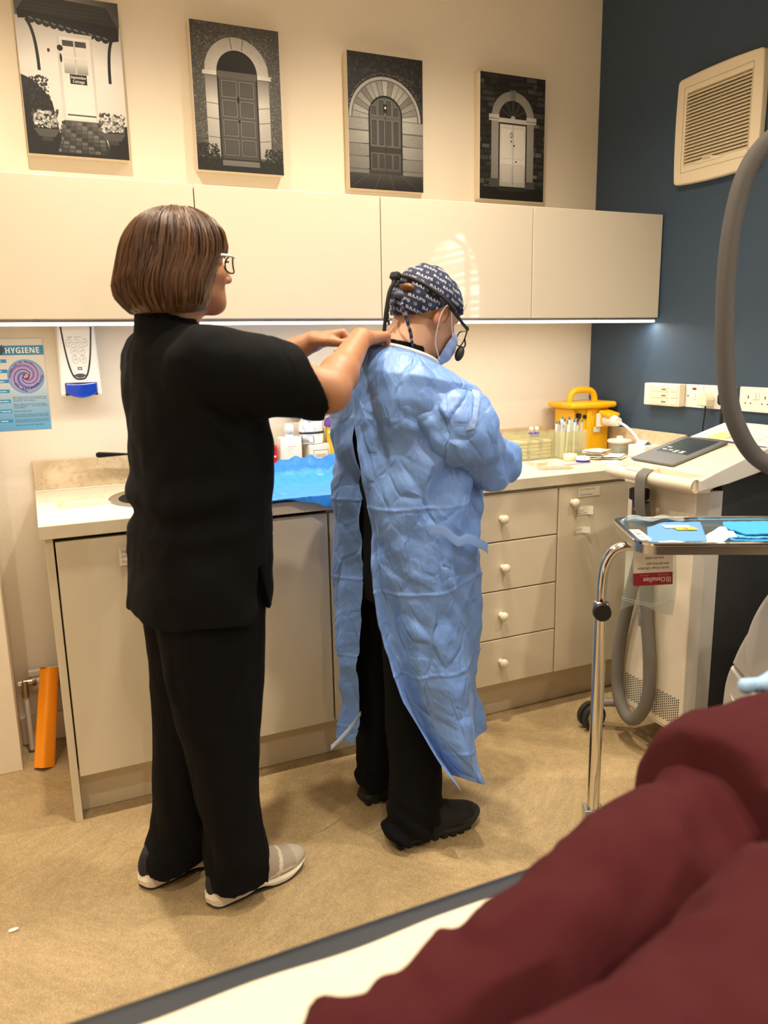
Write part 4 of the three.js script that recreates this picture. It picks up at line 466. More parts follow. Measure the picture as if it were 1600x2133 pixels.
// ------------------------------------------------------------------ laser unit
{
  const t = thing('laser_unit', 'tall cream and black medical laser unit with sloping control panel', 'medical device', [0, 0, 0]);
  const cm = phys('#e6dac3', 0.4, { clearcoat: 0.15 }), lg = std('#b9b4aa', 0.45), bk = std('#2b2a29', 0.55), dg = std('#6d6c6c', 0.45);
  part('front_panel', [bx(1.80, 0.125, 0.86, 1.86, 0.93, 1.152, 0.006), bx(1.803, 0.117, 0.865, 1.85, 0.13, 1.145, 0.004)], cm, t);
  part('corner_strip', prism([[1.802, 1.15], [1.87, 1.15], [1.888, 1.168], [1.888, 1.172], [1.835, 1.17]], 0.79, 0.002).rotateX(Math.PI / 2).translate(0, 0.915, 0), lg, t);
  part('side_panel', bx(1.8885, 0.12, 1.13, 2.27, 0.955, 1.17, 0.004), bk, t);
  part('body_shell', bx(1.83, 0.122, 0.862, 2.27, 0.955, 1.129, 0.004), lg, t);
  // head: profile in x-y, swept along z
  part('head', prism([[1.808, 0.928], [1.88, 0.947], [2.02, 0.976], [2.27, 1.0], [2.27, 1.074], [2.215, 1.0685], [1.808, 0.967]], 0.362, 0.006).translate(0, 0, 0.838), cm, t);
  part('head_flank', prism([[1.752, 0.93], [1.87, 0.945], [2.02, 0.974], [2.25, 0.998], [2.25, 1.06], [2.03, 1.042], [1.94, 1.02], [1.82, 0.984], [1.752, 0.962]], 0.014, 0.003).translate(0, 0, 1.199), std('#cfcabf', 0.4), t);
  part('handle', [tube([[1.81, 0.95, 0.822], [1.775, 0.947, 0.818], [1.748, 0.946, 0.832], [1.738, 0.946, 0.9], [1.735, 0.946, 1.01], [1.738, 0.946, 1.12], [1.742, 0.946, 1.205]], 0.0195, 60, 16), bx(1.735, 0.927, 1.178, 1.815, 0.968, 1.2, 0.006), bx(1.74, 0.93, 0.83, 1.815, 0.962, 0.85, 0.006)], cm, t);
  part('handle_tray', bx(1.745, 0.921, 0.835, 1.81, 0.932, 1.198, 0.003), cm, t);
  part('hose_holder', [bx(1.722, 0.918, 0.925, 1.812, 0.972, 0.99, 0.01, 3)], cm, t);
  const ps = new THREE.Group(); ps.name = 'control_panel'; ps.position.set(1.825, 0.9735, 0.934); ps.rotation.z = Math.atan(0.25); t.add(ps);
  part('keypad_plate', bx(0, 0.0002, -0.094, 0.236, 0.0085, 0.096, 0.003), dg, ps);
  part('display_screen', bx(0.085, 0.0084, -0.066, 0.225, 0.0092, 0.072, 0.0004), std('#20302f', 0.25), ps);
  part('key', [[0.104, -0.045], [0.104, -0.018], [0.104, 0.009], [0.104, 0.036], [0.126, -0.045], [0.086 + 0.007, 0.009], [0.086 + 0.007, 0.036]].map(([x, z]) => bx(x - 0.0035, 0.009, z - 0.009, x + 0.0035, 0.0105, z + 0.009, 0.0008)), std('#cfd3cb', 0.5), ps);
  // hose, strap and nozzle on the front
  const hm = std('#6b665e', 0.7);
  part('hose_loop', tube([[1.752, 0.86, 0.985], [1.765, 0.76, 0.985], [1.765, 0.62, 0.955], [1.768, 0.48, 0.915], [1.77, 0.33, 0.887], [1.768, 0.2, 0.888], [1.762, 0.125, 0.93], [1.76, 0.115, 0.985], [1.764, 0.2, 1.035], [1.768, 0.33, 1.035], [1.768, 0.48, 1.012], [1.768, 0.62, 0.995], [1.766, 0.78, 0.965], [1.762, 0.84, 0.955]], 0.021, 140, 18), hm, t);
  part('strap', thick((u, v) => { const y = lerp(0.972, 0.72, v); return [1.7085 + 0.03 * smooth(0.25, 1, v) + 0.03 * smooth(0.07, 0, v), y, lerp(0.995, 1.038, u) - 0.006 * v]; }, 4, 20, 0.003), hm, t);
  const ring = []; for (let k = 0; k < 18; k++) { const a = k / 18 * Math.PI * 2; ring.push(bx(-0.003, -0.016, 0.026, 0.003, 0.016, 0.031, 0.001).rotateY(a).translate(1.762, 0.882, 0.955)); }
  part('nozzle_nut', [cyl(1.762, 0.882, 0.955, 0.028, 0.034), ...ring], M.rubber, t); part('nozzle_tube', cyl(1.762, 0.835, 0.955, 0.0205, 0.065), std('#3a3836', 0.6), t);
  part('probe_tip', [cyl(1.752, 0.49, 1.0, 0.008, 0.03), cyl(1.752, 0.465, 1.0, 0.0065, 0.022)], std('#8f959a', 0.2, { metalness: 0.4 }), t);
  // perforated grille
  const dots = []; for (let i = 0; i < 30; i++) for (let j = 0; j < 11; j++) dots.push(new THREE.CircleGeometry(0.0028, 8).rotateY(-Math.PI / 2).translate(1.7994, 0.152 + j * 0.0084 + (i % 2) * 0.0042, 0.892 + i * 0.0084));
  const gd = part('vent_holes', dots, std('#262320', 0.9), t); gd.userData.kind = 'stuff';
  // castors
  const castor = (x, z, y) => { const g = new THREE.Group(); g.name = 'castor'; g.position.set(x, 0, z); t.add(g); part('wheel', [cyl(0, 0.047, -0.014, 0.046, 0.018, 'z'), cyl(0, 0.047, 0.014, 0.046, 0.018, 'z')], std('#2b2a29', 0.6), g); part('wheel_cover', [cyl(0, 0.047, 0.026, 0.032, 0.006, 'z'), cyl(0, 0.047, 0, 0.03, 0.05, 'z')], std('#8d8780', 0.5), g); };
  castor(1.742, 0.79); castor(1.9, 1.12); castor(2.22, 0.9); castor(2.22, 1.12);
  part('castor_arm', [tube([[1.742, 0.1, 0.8], [1.79, 0.105, 0.83], [1.85, 0.11, 0.88]], 0.016, 16, 10), cyl(1.9, 0.108, 1.12, 0.016, 0.03), cyl(2.22, 0.108, 0.9, 0.016, 0.03), cyl(2.22, 0.108, 1.12, 0.016, 0.03)], std('#7d766c', 0.5), t);
  // papers and sticky note on top
  const pm = canvas(512, 512, (c, W, H) => { c.fillStyle = '#f1ece2'; c.fillRect(0, 0, W, H); c.fillStyle = '#8f8a82'; for (let k = 0; k < 16; k++) for (let j = 0; j < 7; j++) if ((k * 5 + j * 3) % 7) c.fillRect(30 + j * 66, 40 + k * 28, 30 + ((k * 13 + j * 29) % 30), 5); c.strokeStyle = '#b5afa4'; c.lineWidth = 2; for (let k = 0; k < 17; k++) { c.beginPath(); c.moveTo(20, 30 + k * 28); c.lineTo(492, 30 + k * 28); c.stroke(); } });
  const sh = single('paper_sheet', thick((u, v) => { const x = 2.062 + v * 0.19, y = 1.0335 + Math.min(x - 2.062, 0.156) * 0.25; return [x, y + 0.004 + 0.002 * Math.sin(u * 5), lerp(0.86, 1.19, u)]; }, 20, 10, 0.0008), std('#ffffff', 0.8, { map: pm }), 'printed treatment sheet lying on top of the laser unit', 'paper');
  single('sticky_note', thick((u, v) => { const x = 2.064 + v * 0.05; return [x, 1.034 + (x - 2.062) * 0.25 + 0.0065 + 0.004 * v, lerp(0.925, 1.0, u) + v * 0.012]; }, 6, 6, 0.0005), std('#efe08a', 0.8), 'pale yellow sticky note on the laser unit', 'note');
}
// ------------------------------------------------------------------ silver grey cooling unit at the right edge, with its hose on an arm
{
  const t = thing('cooling_unit', 'silver grey rounded skin cooling unit at the right edge', 'medical device', [2.0, 0, 0], -Math.PI / 2);   // local x = world z, local z = minus world x
  const gm = phys('#cbc9c6', 0.34, { metalness: 0.25, clearcoat: 0.3, clearcoatRoughness: 0.15 });
  const prof = (pts) => new THREE.Shape(pts.map(([x, y]) => new THREE.Vector2(x, y)));
  const edge = (y) => 1.298 + 0.012 * Math.pow(clamp((y - 0.3) / 0.14), 1.5) + 0.3 * Math.pow(clamp((y - 0.36) / 0.5), 1.7) + 0.02 * Math.pow(clamp((0.25 - y) / 0.25), 2);
  const Y0 = 0.435, RT = 1.93, seam = (x) => Y0 - 0.62 * (x - edge(Y0)) + 0.62 * (x - edge(Y0)) ** 2;
  const up = []; for (let k = 0; k <= 24; k++) { const y = lerp(Y0, 0.82, k / 24); up.push([edge(y), y]); } up.push([1.62, 0.845], [1.84, 0.84], [RT, 0.76], [RT, seam(RT)]); for (let k = 1; k < 16; k++) { const x = lerp(RT, edge(Y0), k / 16); up.push([x, seam(x)]); }
  const lo = []; for (let k = 0; k <= 16; k++) { const x = lerp(edge(Y0), RT, k / 16); lo.push([x + (k ? 0 : 0.002), seam(x) - 0.006]); } lo.push([RT, 0.06], [1.34, 0.06]); for (let k = 0; k <= 12; k++) { const y = lerp(0.07, Y0 - 0.012, k / 12); lo.push([edge(y), y]); }
  const ex = (pts) => new THREE.ExtrudeGeometry(prof(pts), { depth: 0.4, bevelEnabled: true, bevelThickness: 0.02, bevelSize: 0.014, bevelOffset: -0.014, bevelSegments: 6 }).translate(0, 0, -0.22);
  part('upper_shell', ex(up), gm, t); part('lower_shell', ex(lo), gm, t);
  part('shell_core', bx(1.34, 0.08, -0.2, RT - 0.02, 0.42, 0.16, 0.01), std('#2f2d2b', 0.7), t);
  const pod = new THREE.Shape(); pod.moveTo(1.56, 0.82); pod.bezierCurveTo(1.42, 0.7, 1.37, 0.57, 1.378, 0.49); pod.bezierCurveTo(1.39, 0.42, 1.45, 0.385, 1.55, 0.38); pod.lineTo(1.9, 0.42); pod.lineTo(1.9, 0.74); pod.lineTo(1.8, 0.82); part('front_pod', new THREE.ExtrudeGeometry(pod, { depth: 0.012, bevelEnabled: true, bevelThickness: 0.014, bevelSize: 0.016, bevelOffset: -0.014, bevelSegments: 8, curveSegments: 24 }).translate(0, 0, 0.19), gm, t);
  const slit = new THREE.Shape(); slit.moveTo(1.335, 0.345); slit.quadraticCurveTo(1.345, 0.3, 1.4, 0.28); slit.quadraticCurveTo(1.365, 0.305, 1.335, 0.345); part('slot_handle', prism(slit, 0.014, 0.003).translate(0, 0, 0.192), std('#e6e2d8', 0.25, { metalness: 0.6 }), t);
  for (const x of [1.4, 1.86]) for (const z of [-0.16, 0.12]) part('castor', cyl(x, 0.03, z, 0.03, 0.03, 'x'), M.rubber, t);
  part('hose_arm', [tube([[1.72, 0.84, -0.2], [1.72, 1.4, -0.2], [1.7, 1.8, -0.19], [1.6, 1.875, -0.08], [1.5, 1.885, 0.06]], 0.013, 60, 12), cyl(1.72, 0.85, -0.2, 0.025, 0.02)], M.black, t);
  part('hose_clamp', [bx(1.36, 1.82, 0.175, 1.395, 1.868, 0.215, 0.006), tube([[1.5, 1.885, 0.06], [1.42, 1.862, 0.14], [1.378, 1.845, 0.195]], 0.011, 20, 10)], M.black, t);
}
{
  const t = thing('hose', 'thick dark grey flexible hose arching in front of the blue wall', 'hose');
  part('hose_tube', tube([[2.06, 1.93, 1.5], [1.94, 1.93, 1.44], [1.85, 1.898, 1.385], [1.768, 1.842, 1.341], [1.722, 1.768, 1.322], [1.701, 1.66, 1.312], [1.694, 1.538, 1.309], [1.699, 1.368, 1.312], [1.716, 1.218, 1.321], [1.748, 1.118, 1.337], [1.798, 1.045, 1.358], [1.86, 1.0, 1.41], [1.94, 0.955, 1.49], [1.98, 0.9, 1.58], [1.985, 0.86, 1.62]], 0.0235, 170, 20), std('#4f4a46', 0.72, { bumpMap: rep(TX.cloth, 60, 4), bumpScale: 0.0004 }), t);
  part('hose_socket', cyl(1.985, 0.858, 1.625, 0.034, 0.02), M.rubber, t);
}
// ------------------------------------------------------------------ instrument trolley
{
  const t = thing('instrument_trolley', 'stainless steel instrument trolley with a raised rim tray', 'trolley', [1.285, 0, 1.36], -0.4793);
  // local x runs along the tray, local z across it
  const L = 0.45, D2 = 0.137, x0 = 0.055, yT = 0.9;
  const out = (o) => { const w = L + 2 * o, d = 2 * D2 + 2 * o, s = roundRect(w, d, 0.045 + o); return s; };
  const rim = out(0.004); rim.holes.push(out(0)); const cx = x0 + L / 2;
  part('tray_rim', new THREE.ExtrudeGeometry(rim, { depth: 0.026, bevelEnabled: false, curveSegments: 14 }).rotateX(-Math.PI / 2).translate(cx, yT - 0.026, 0), M.steel, t);
  const lip = out(0.008); lip.holes.push(out(-0.004)); part('tray_lip', new THREE.ExtrudeGeometry(lip, { depth: 0.004, bevelEnabled: true, bevelThickness: 0.0015, bevelSize: 0.0015, bevelSegments: 2, curveSegments: 14 }).rotateX(-Math.PI / 2).translate(cx, yT - 0.003, 0), M.chrome, t);
  part('tray_pan', new THREE.ExtrudeGeometry(out(0.002), { depth: 0.002, bevelEnabled: false, curveSegments: 14 }).rotateX(-Math.PI / 2).translate(cx, yT - 0.026, 0), M.steel, t);
  part('column', tube([[0, 0.1, 0], [0, 0.4, 0], [0, 0.68, 0], [0, 0.76, 0], [0.006, 0.81, 0], [0.024, 0.845, 0], [0.05, 0.858, 0], [0.09, 0.86, 0], [0.3, 0.86, 0]], 0.0125, 120, 18), M.chrome, t);
  part('outer_tube', cyl(0, 0.37, 0, 0.0165, 0.66), M.chrome, t);
  part('collar', lathe([[0.0165, 0.695], [0.021, 0.697], [0.021, 0.712], [0.0135, 0.716]], 28), M.steel, t);
  part('clamp_knob', [cyl(-0.004, 0.697, 0.034, 0.023, 0.014, 'z', 0.0215, 36), cyl(0, 0.697, 0.022, 0.008, 0.02, 'z')], M.black, t);
  part('base_bracket', bx(-0.026, 0.075, -0.02, 0.026, 0.135, 0.02, 0.003), M.steel, t);
  part('base_frame', [bx(-0.02, 0.055, -0.02, 0.02, 0.078, 0.3, 0.004), bx(-0.02, 0.055, 0.275, 0.44, 0.077, 0.3, 0.004)], M.steel, t);
  for (const [x, z] of [[0.0, 0.0], [0.0, 0.287], [0.42, 0.287]]) part('castor', [cyl(x, 0.028, z, 0.027, 0.02, 'z'), cyl(x, 0.05, z, 0.008, 0.03)], M.rubber, t);
}
{ // packs on the tray (world axes of the tray: e1 along, e2 across)
  const O = V(1.395, 0.9, 1.277), e1 = V(0.887, 0, 0.461), e2 = V(-0.461, 0, 0.887), at = (a, b, y) => { const q = O.clone().addScaledVector(e1, a).addScaledVector(e2, b); return [q.x, y, q.z]; }, turn = -0.4793;
  const dp = thing('drape_pack', 'folded blue drape pack with yellow and white stickers on the tray', 'drape pack', at(0.115, 0.125, 0.877), turn);
  const blm = std('#5d94c8', 0.7);
  for (let k = 0; k < 4; k++) part('folded_layer', thick((u, v) => { const x = (u - 0.5) * 0.135 + (v - 0.5) * -0.05, fold = Math.pow(Math.abs(v * 2 - 1), 6) * 0.002; return [x, 0.005 + k * 0.0052 + crumpA(u + k * 3, k, v) * 0.003 - fold - 0.004 * smooth(0.35, 0, u) * k, (v - 0.5) * (0.19 + 0.006 * (k % 2))]; }, 24, 24, 0.0046), k === 2 ? std('#3f6f9f', 0.7) : blm, dp);
  part('white_sticker', bx(-0.02, 0.0245, -0.045, 0.045, 0.0252, -0.015, 0.0003), M.white, dp);
  const um = canvas(128, 64, (c) => { c.fillStyle = '#f0b429'; c.fillRect(0, 0, 128, 64); c.fillStyle = '#3a2c12'; c.font = 'bold 46px sans-serif'; c.fillText('U', 46, 50); }); 
  part('yellow_sticker', [new THREE.PlaneGeometry(0.05, 0.032).rotateX(-Math.PI / 2).translate(0.026, 0.0257, -0.006)], std('#ffffff', 0.6, { map: um }), dp);
  const wr = thing('paper_wrap', 'torn white paper wrap with upturned corner around the drape pack', 'wrapper', at(0.118, 0.212, 0.8765), turn);
  part('wrap_sheet', thick((u, v) => { const x = (u - 0.5) * 0.17, lift = smooth(0.78, 0.93, u) * 0.045 * (1 - Math.abs(v - 0.45) * 1.3), y = 0.0022 + Math.max(0, lift) + 0.02 * smooth(0.6, 0.85, v) + 0.002 * Math.sin(u * 9) + crumpB(u * 0.3, v * 0.2, 0) * 0.004; return [x + 0.012 * v, Math.max(0.0018, y), (v - 0.5) * 0.1 - 0.01]; }, 40, 16, 0.0005), std('#f4efe6', 0.8, { side: THREE.DoubleSide }), wr);
  const st = thing('paper_strip', 'narrow printed paper strip left of the drape pack on the tray', 'paper', at(0.035, 0.13, 0.8775), turn); const sm = canvas(64, 256, (c) => { c.fillStyle = '#efe7d2'; c.fillRect(0, 0, 64, 256); c.fillStyle = '#77705f'; for (let k = 0; k < 7; k++) c.fillRect(18, 16 + k * 32, 26, 20 - (k % 3) * 5); }); part('strip', thick((u, v) => [(u - 0.5) * 0.03 - 0.012 * Math.sin(v * 3.4), 0.003 + 0.012 * Math.sin(v * 3.1), (v - 0.5) * 0.19], 4, 24, 0.0005), std('#ffffff', 0.7, { map: sm }), st);
  const gp = thing('glove_pack', 'folded light blue wrap at the right of the tray', 'wrapper', at(0.325, 0.13, 0.8775), turn); for (let k = 0; k < 4; k++) part('folded_layer', thick((u, v) => { const rr = 1 - 0.05 * k; return [(u - 0.5) * 0.18 * rr + 0.012 * Math.sin(v * 4 + k), 0.005 + k * 0.0075 + crumpA(u * 1.5, k * 2, v) * 0.007, (v - 0.5) * 0.15 * rr]; }, 30, 16, 0.005), std(k % 2 ? '#3fa3dc' : '#58b4e6', 0.6), gp);
  // opened clear pouch hanging over the far rim
  const lm = canvas(400, 512, (c, W, H) => { c.fillStyle = '#f0ece4'; c.fillRect(0, 0, W, H); c.fillStyle = '#9c1f36'; c.fillRect(0, 0, W, 116); c.fillStyle = '#f6e9e6'; c.font = 'bold 58px sans-serif'; c.fillText('Clonallon', 74, 72, 226); c.strokeStyle = '#f6e9e6'; c.lineWidth = 6; c.strokeRect(24, 30, 38, 38); c.fillRect(34, 46, 18, 6); c.fillRect(40, 40, 6, 18); c.font = '17px sans-serif'; c.fillStyle = '#d9a7ab'; c.fillText('LABORATORIES', 38, 100, 130); c.fillText('STERILE  EO', 240, 100, 120); c.fillStyle = '#3a3634'; c.font = 'bold 29px sans-serif'; c.fillText('Sterile U Drape 120x120cm', 36, 168, 320); c.fillText('with 60x15cm split', 36, 208, 230); c.fillText('NSN 2221-0H00S', 92, 262, 190); c.font = '24px sans-serif'; c.fillText('1 x Sterile U Drape 120x120cm', 54, 336, 280); c.fillText('with 60x15cm split', 54, 368, 180); });
  const pb = thing('drape_pouch', 'clear plastic pouch with a red and white label hanging over the tray rim', 'pouch', at(0.098, -0.012, 0.64), turn);
  const film = phys('#eef4f4', 0.12, { transmission: 0.86, thickness: 0, side: THREE.DoubleSide });
  part('pouch_film', thick((u, v) => { const y = lerp(0.0, 0.262, v), b = 4 * u * (1 - u); return [(u - 0.5) * 0.142 + 0.004 * Math.sin(v * 6), y + 0.014 * (1 - v) * Math.sin(u * 5), -0.006 + 0.004 * b * Math.sin(v * 9) + crumpB(u * 0.2, v * 0.4, 0) * 0.008 - 0.008 * (1 - v)]; }, 30, 36, 0.0003), film, pb);
  part('pouch_flap', thick((u, v) => { const a = v * 3; return [(u - 0.5) * 0.145, 0.262 + 0.004 * Math.sin(u * 12) + 0.006 * Math.sin(v * Math.PI), -0.004 + v * 0.035 + crumpB(u * 0.3, v * 0.2, 1) * 0.005]; }, 30, 10, 0.0003), film, pb);
  part('printed_insert', new THREE.PlaneGeometry(0.104, 0.155).rotateZ(Math.PI).rotateZ(0.05).translate(0.006, 0.152, -0.002), std('#ffffff', 0.6, { map: lm, side: THREE.DoubleSide }), pb);
  for (const y of [0.02, 0.026]) part('seal_line', tube([[-0.07, y + 0.012, -0.008], [-0.03, y + 0.003, -0.006], [0.02, y - 0.006, -0.006], [0.068, y + 0.01, -0.008]], 0.0009, 30, 5), phys('#f4f8f8', 0.15, { transmission: 0.4, thickness: 0 }), pb);
}
// ------------------------------------------------------------------ treatment couch with paper roll
{
  const t = thing('treatment_couch', 'dark navy vinyl treatment couch in the foreground', 'couch', [0, 0, 0]);
  const vin = std('#1d222b', 0.45);
  part('mattress', [bx(-0.95, 0.505, 2.0, 0.92, 0.6, 2.66, 0.028, 5)], vin, t);
  const br = bx(0, 0, 2.0, 0.78, 0.095, 2.66, 0.028, 5); br.rotateZ(0.44).translate(0.94, 0.505, 0); part('backrest', br, vin, t);
  part('frame', [bx(-0.85, 0.455, 2.08, 0.9, 0.502, 2.58, 0.006)], std('#8e8c88', 0.4, { metalness: 0.6 }), t);
  part('column', bx(-0.12, 0.06, 2.2, 0.42, 0.454, 2.46, 0.02), std('#d8d4cb', 0.4), t); part('base', bx(-0.55, 0.0, 2.1, 0.75, 0.06, 2.56, 0.02), std('#c9c5bc', 0.4), t);
  single('couch_paper', thick((u, v) => { const x = lerp(-0.93, 0.9, u), z0 = 2.058 + 0.004 * Math.sin(x * 24) + 0.006 * N3(x * 5, 1, 2) - 0.02 * smooth(0.45, 0.7, x); const z = lerp(z0, 2.655, v); return [x, 0.6035 + 0.002 * (1 + N3(x * 7, z * 5, 0)) * smooth(0, 0.1, v), z]; }, 160, 30, 0.0006), std('#e8dbc0', 0.85), 'cream couch paper with a wavy edge covering the couch', 'paper roll');
}
// ------------------------------------------------------------------ implicit shapes and their mesh
const smin = (a, b, k) => { const h = clamp(0.5 + 0.5 * (b - a) / k); return lerp(b, a, h) - k * h * (1 - h); };
const cone = (a, b, ra, rb = ra) => { const dx = b[0] - a[0], dy = b[1] - a[1], dz = b[2] - a[2], q = dx * dx + dy * dy + dz * dz; return (x, y, z) => { const px = x - a[0], py = y - a[1], pz = z - a[2], t = clamp((px * dx + py * dy + pz * dz) / q), ex = px - dx * t, ey = py - dy * t, ez = pz - dz * t; return Math.sqrt(ex * ex + ey * ey + ez * ez) - (ra + (rb - ra) * t); }; };
const ell = (c, r) => { const m = Math.min(...r); return (x, y, z) => { const a = (x - c[0]) / r[0], b = (y - c[1]) / r[1], e = (z - c[2]) / r[2]; return (Math.sqrt(a * a + b * b + e * e) - 1) * m; }; };
const chain = (pts, k = 0.02) => { const cs = []; for (let i = 0; i + 1 < pts.length; i++) cs.push(cone(pts[i], pts[i + 1], pts[i][3], pts[i + 1][3])); return (x, y, z) => { let d = cs[0](x, y, z); for (let i = 1; i < cs.length; i++) d = smin(d, cs[i](x, y, z), k); return d; }; };
const blend = (list, k) => (x, y, z) => { let d = list[0](x, y, z); for (let i = 1; i < list.length; i++) d = smin(d, list[i](x, y, z), k); return d; };
// sections [y, cx, a, b, cz] from bottom to top: ellipse half sizes a (along x) and b (along z)
const stack = (secs, power = 2.3) => { const s = [...secs].sort((p, q) => p[0] - q[0]); return (x, y, z) => { let i = 0; while (i < s.length - 2 && y > s[i + 1][0]) i++; const A = s[i], B = s[i + 1]; let t = clamp((y - A[0]) / (B[0] - A[0])); const T = t * t * (3 - 2 * t) * 0.5 + t * 0.5; const cx = lerp(A[1], B[1], T), a = lerp(A[2], B[2], T), b = lerp(A[3], B[3], T), cz = lerp(A[4] ?? 0, B[4] ?? 0, T); const d = (Math.pow(Math.pow(Math.abs((x - cx) / a), power) + Math.pow(Math.abs((z - cz) / b), power), 1 / power) - 1) * Math.min(a, b); return Math.max(d, y - s[s.length - 1][0], s[0][0] - y); }; };
function nets(f, lo, hi, h, opt = {}) {
  const nx = Math.ceil((hi[0] - lo[0]) / h) + 2, ny = Math.ceil((hi[1] - lo[1]) / h) + 2, nz = Math.ceil((hi[2] - lo[2]) / h) + 2, val = new Float32Array(nx * ny * nz), id = new Int32Array(nx * ny * nz).fill(-1), X = (i) => lo[0] - h / 2 + i * h, Y = (j) => lo[1] - h / 2 + j * h, Z = (k) => lo[2] - h / 2 + k * h;
  for (let k = 0, n = 0; k < nz; k++) for (let j = 0; j < ny; j++) for (let i = 0; i < nx; i++, n++) val[n] = (i === 0 || j === 0 || k === 0 || i === nx - 1 || j === ny - 1 || k === nz - 1) ? Math.max(1e-4, f(X(i), Y(j), Z(k))) : f(X(i), Y(j), Z(k));
  const pos = [], idx = [], sx = 1, sy = nx, sz = nx * ny, off = [0, sx, sy, sx + sy, sz, sx + sz, sy + sz, sx + sy + sz], E = [[0, 1], [2, 3], [4, 5], [6, 7], [0, 2], [1, 3], [4, 6], [5, 7], [0, 4], [1, 5], [2, 6], [3, 7]];
  for (let k = 0; k < nz - 1; k++) for (let j = 0; j < ny - 1; j++) for (let i = 0; i < nx - 1; i++) {
    const n = i + j * sy + k * sz; let mask = 0; for (let c = 0; c < 8; c++) if (val[n + off[c]] < 0) mask |= 1 << c; if (mask === 0 || mask === 255) continue;
    let x = 0, y = 0, z = 0, m = 0; for (const [a, b] of E) { const va = val[n + off[a]], vb = val[n + off[b]]; if ((va < 0) === (vb < 0)) continue; const t = va / (va - vb); x += lerp(a & 1, b & 1, t); y += lerp((a >> 1) & 1, (b >> 1) & 1, t); z += lerp((a >> 2) & 1, (b >> 2) & 1, t); m++; }
    id[n] = pos.length / 3; pos.push(X(i) + x / m * h, Y(j) + y / m * h, Z(k) + z / m * h);
  }
  for (let k = 1; k < nz - 1; k++) for (let j = 1; j < ny - 1; j++) for (let i = 1; i < nx - 1; i++) {
    const n = i + j * sy + k * sz, s = val[n] < 0, q = (a, b, c, d) => { if (a < 0 || b < 0 || c < 0 || d < 0) return; s ? idx.push(a, b, c, a, c, d) : idx.push(a, c, b, a, d, c); };
    if (s !== (val[n + sx] < 0)) q(id[n - sy - sz], id[n - sz], id[n], id[n - sy]);
    if (s !== (val[n + sy] < 0)) q(id[n - sx - sz], id[n - sx], id[n], id[n - sz]);
    if (s !== (val[n + sz] < 0)) q(id[n - sx - sy], id[n - sy], id[n], id[n - sx]);
  }
  const g = new THREE.BufferGeometry(); g.setAttribute('position', new THREE.Float32BufferAttribute(pos, 3)); g.setIndex(idx); g.computeVertexNormals();
  const uv = new Float32Array(pos.length / 3 * 2), us = opt.uv ?? ((x, y, z) => [x + z, y]); for (let i = 0; i < uv.length / 2; i++) { const [u, v] = us(pos[i * 3], pos[i * 3 + 1], pos[i * 3 + 2]); uv[i * 2] = u; uv[i * 2 + 1] = v; } g.setAttribute('uv', new THREE.BufferAttribute(uv, 2));
  if (opt.color) { const c = new Float32Array(pos.length); for (let i = 0; i < pos.length; i += 3) { const [r, gg, b] = opt.color(pos[i], pos[i + 1], pos[i + 2]); c[i] = r; c[i + 1] = gg; c[i + 2] = b; } g.setAttribute('color', new THREE.BufferAttribute(c, 3)); }
  return g;
}
function joinSkin(list) { return mergeGeometries(list.map((g) => { const h = g.toNonIndexed(); return h; })); }
// a head: x forward, y up, z to the person's right; eyes at y = 0
function headField() {
  const skull = blend([ell([-0.012, 0.036, 0], [0.096, 0.08, 0.0765]), ell([0.03, -0.022, 0], [0.062, 0.082, 0.06]), ell([0.046, -0.072, 0], [0.045, 0.036, 0.044]), ell([0.073, -0.095, 0], [0.022, 0.019, 0.02]), cone([-0.015, -0.06, 0], [-0.042, -0.2, 0], 0.052, 0.058)], 0.03);
  const brow = [ell([0.076, 0.018, 0.026], [0.016, 0.009, 0.024]), ell([0.076, 0.018, -0.026], [0.016, 0.009, 0.024])], cheeks = [ell([0.064, -0.03, 0.034], [0.024, 0.022, 0.02]), ell([0.064, -0.03, -0.034], [0.024, 0.022, 0.02])];
  const nose = blend([cone([0.088, 0.006, 0], [0.111, -0.034, 0], 0.0075, 0.0105), ell([0.1, -0.038, 0.0095], [0.011, 0.008, 0.0075]), ell([0.1, -0.038, -0.0095], [0.011, 0.008, 0.0075])], 0.006);
  const lips = blend([ell([0.089, -0.0595, 0], [0.0095, 0.0048, 0.02]), ell([0.087, -0.0695, 0], [0.0095, 0.0058, 0.017])], 0.003);
  const ear = (s) => { const o = ell([-0.008, -0.012, s * 0.074], [0.021, 0.033, 0.0105]), c = ell([-0.002, -0.01, s * 0.084], [0.012, 0.022, 0.0075]), lobe = ell([-0.002, -0.042, s * 0.071], [0.009, 0.011, 0.006]); return (x, y, z) => smin(Math.max(o(x + y * -0.2, y, z), -c(x, y, z)), lobe(x, y, z), 0.006); };
  const er = ear(1), el = ear(-1), sock = [ell([0.094, -0.001, 0.031], [0.016, 0.0125, 0.0185]), ell([0.094, -0.001, -0.031], [0.016, 0.0125, 0.0185])], eye = [ell([0.0745, -0.001, 0.0305], [0.0125, 0.0125, 0.0125]), ell([0.0745, -0.001, -0.0305], [0.0125, 0.0125, 0.0125])];
  return (x, y, z) => { let d = skull(x, y, z); for (const b of brow) d = smin(d, b(x, y, z), 0.014); for (const c of cheeks) d = smin(d, c(x, y, z), 0.02); for (const s of sock) d = -smin(-d, s(x, y, z), 0.008); for (const e of eye) d = Math.min(d, e(x, y, z)); d = smin(d, nose(x, y, z), 0.008); d = smin(d, lips(x, y, z), 0.004); return smin(d, Math.min(er(x, y, z), el(x, y, z)), 0.006); };
}
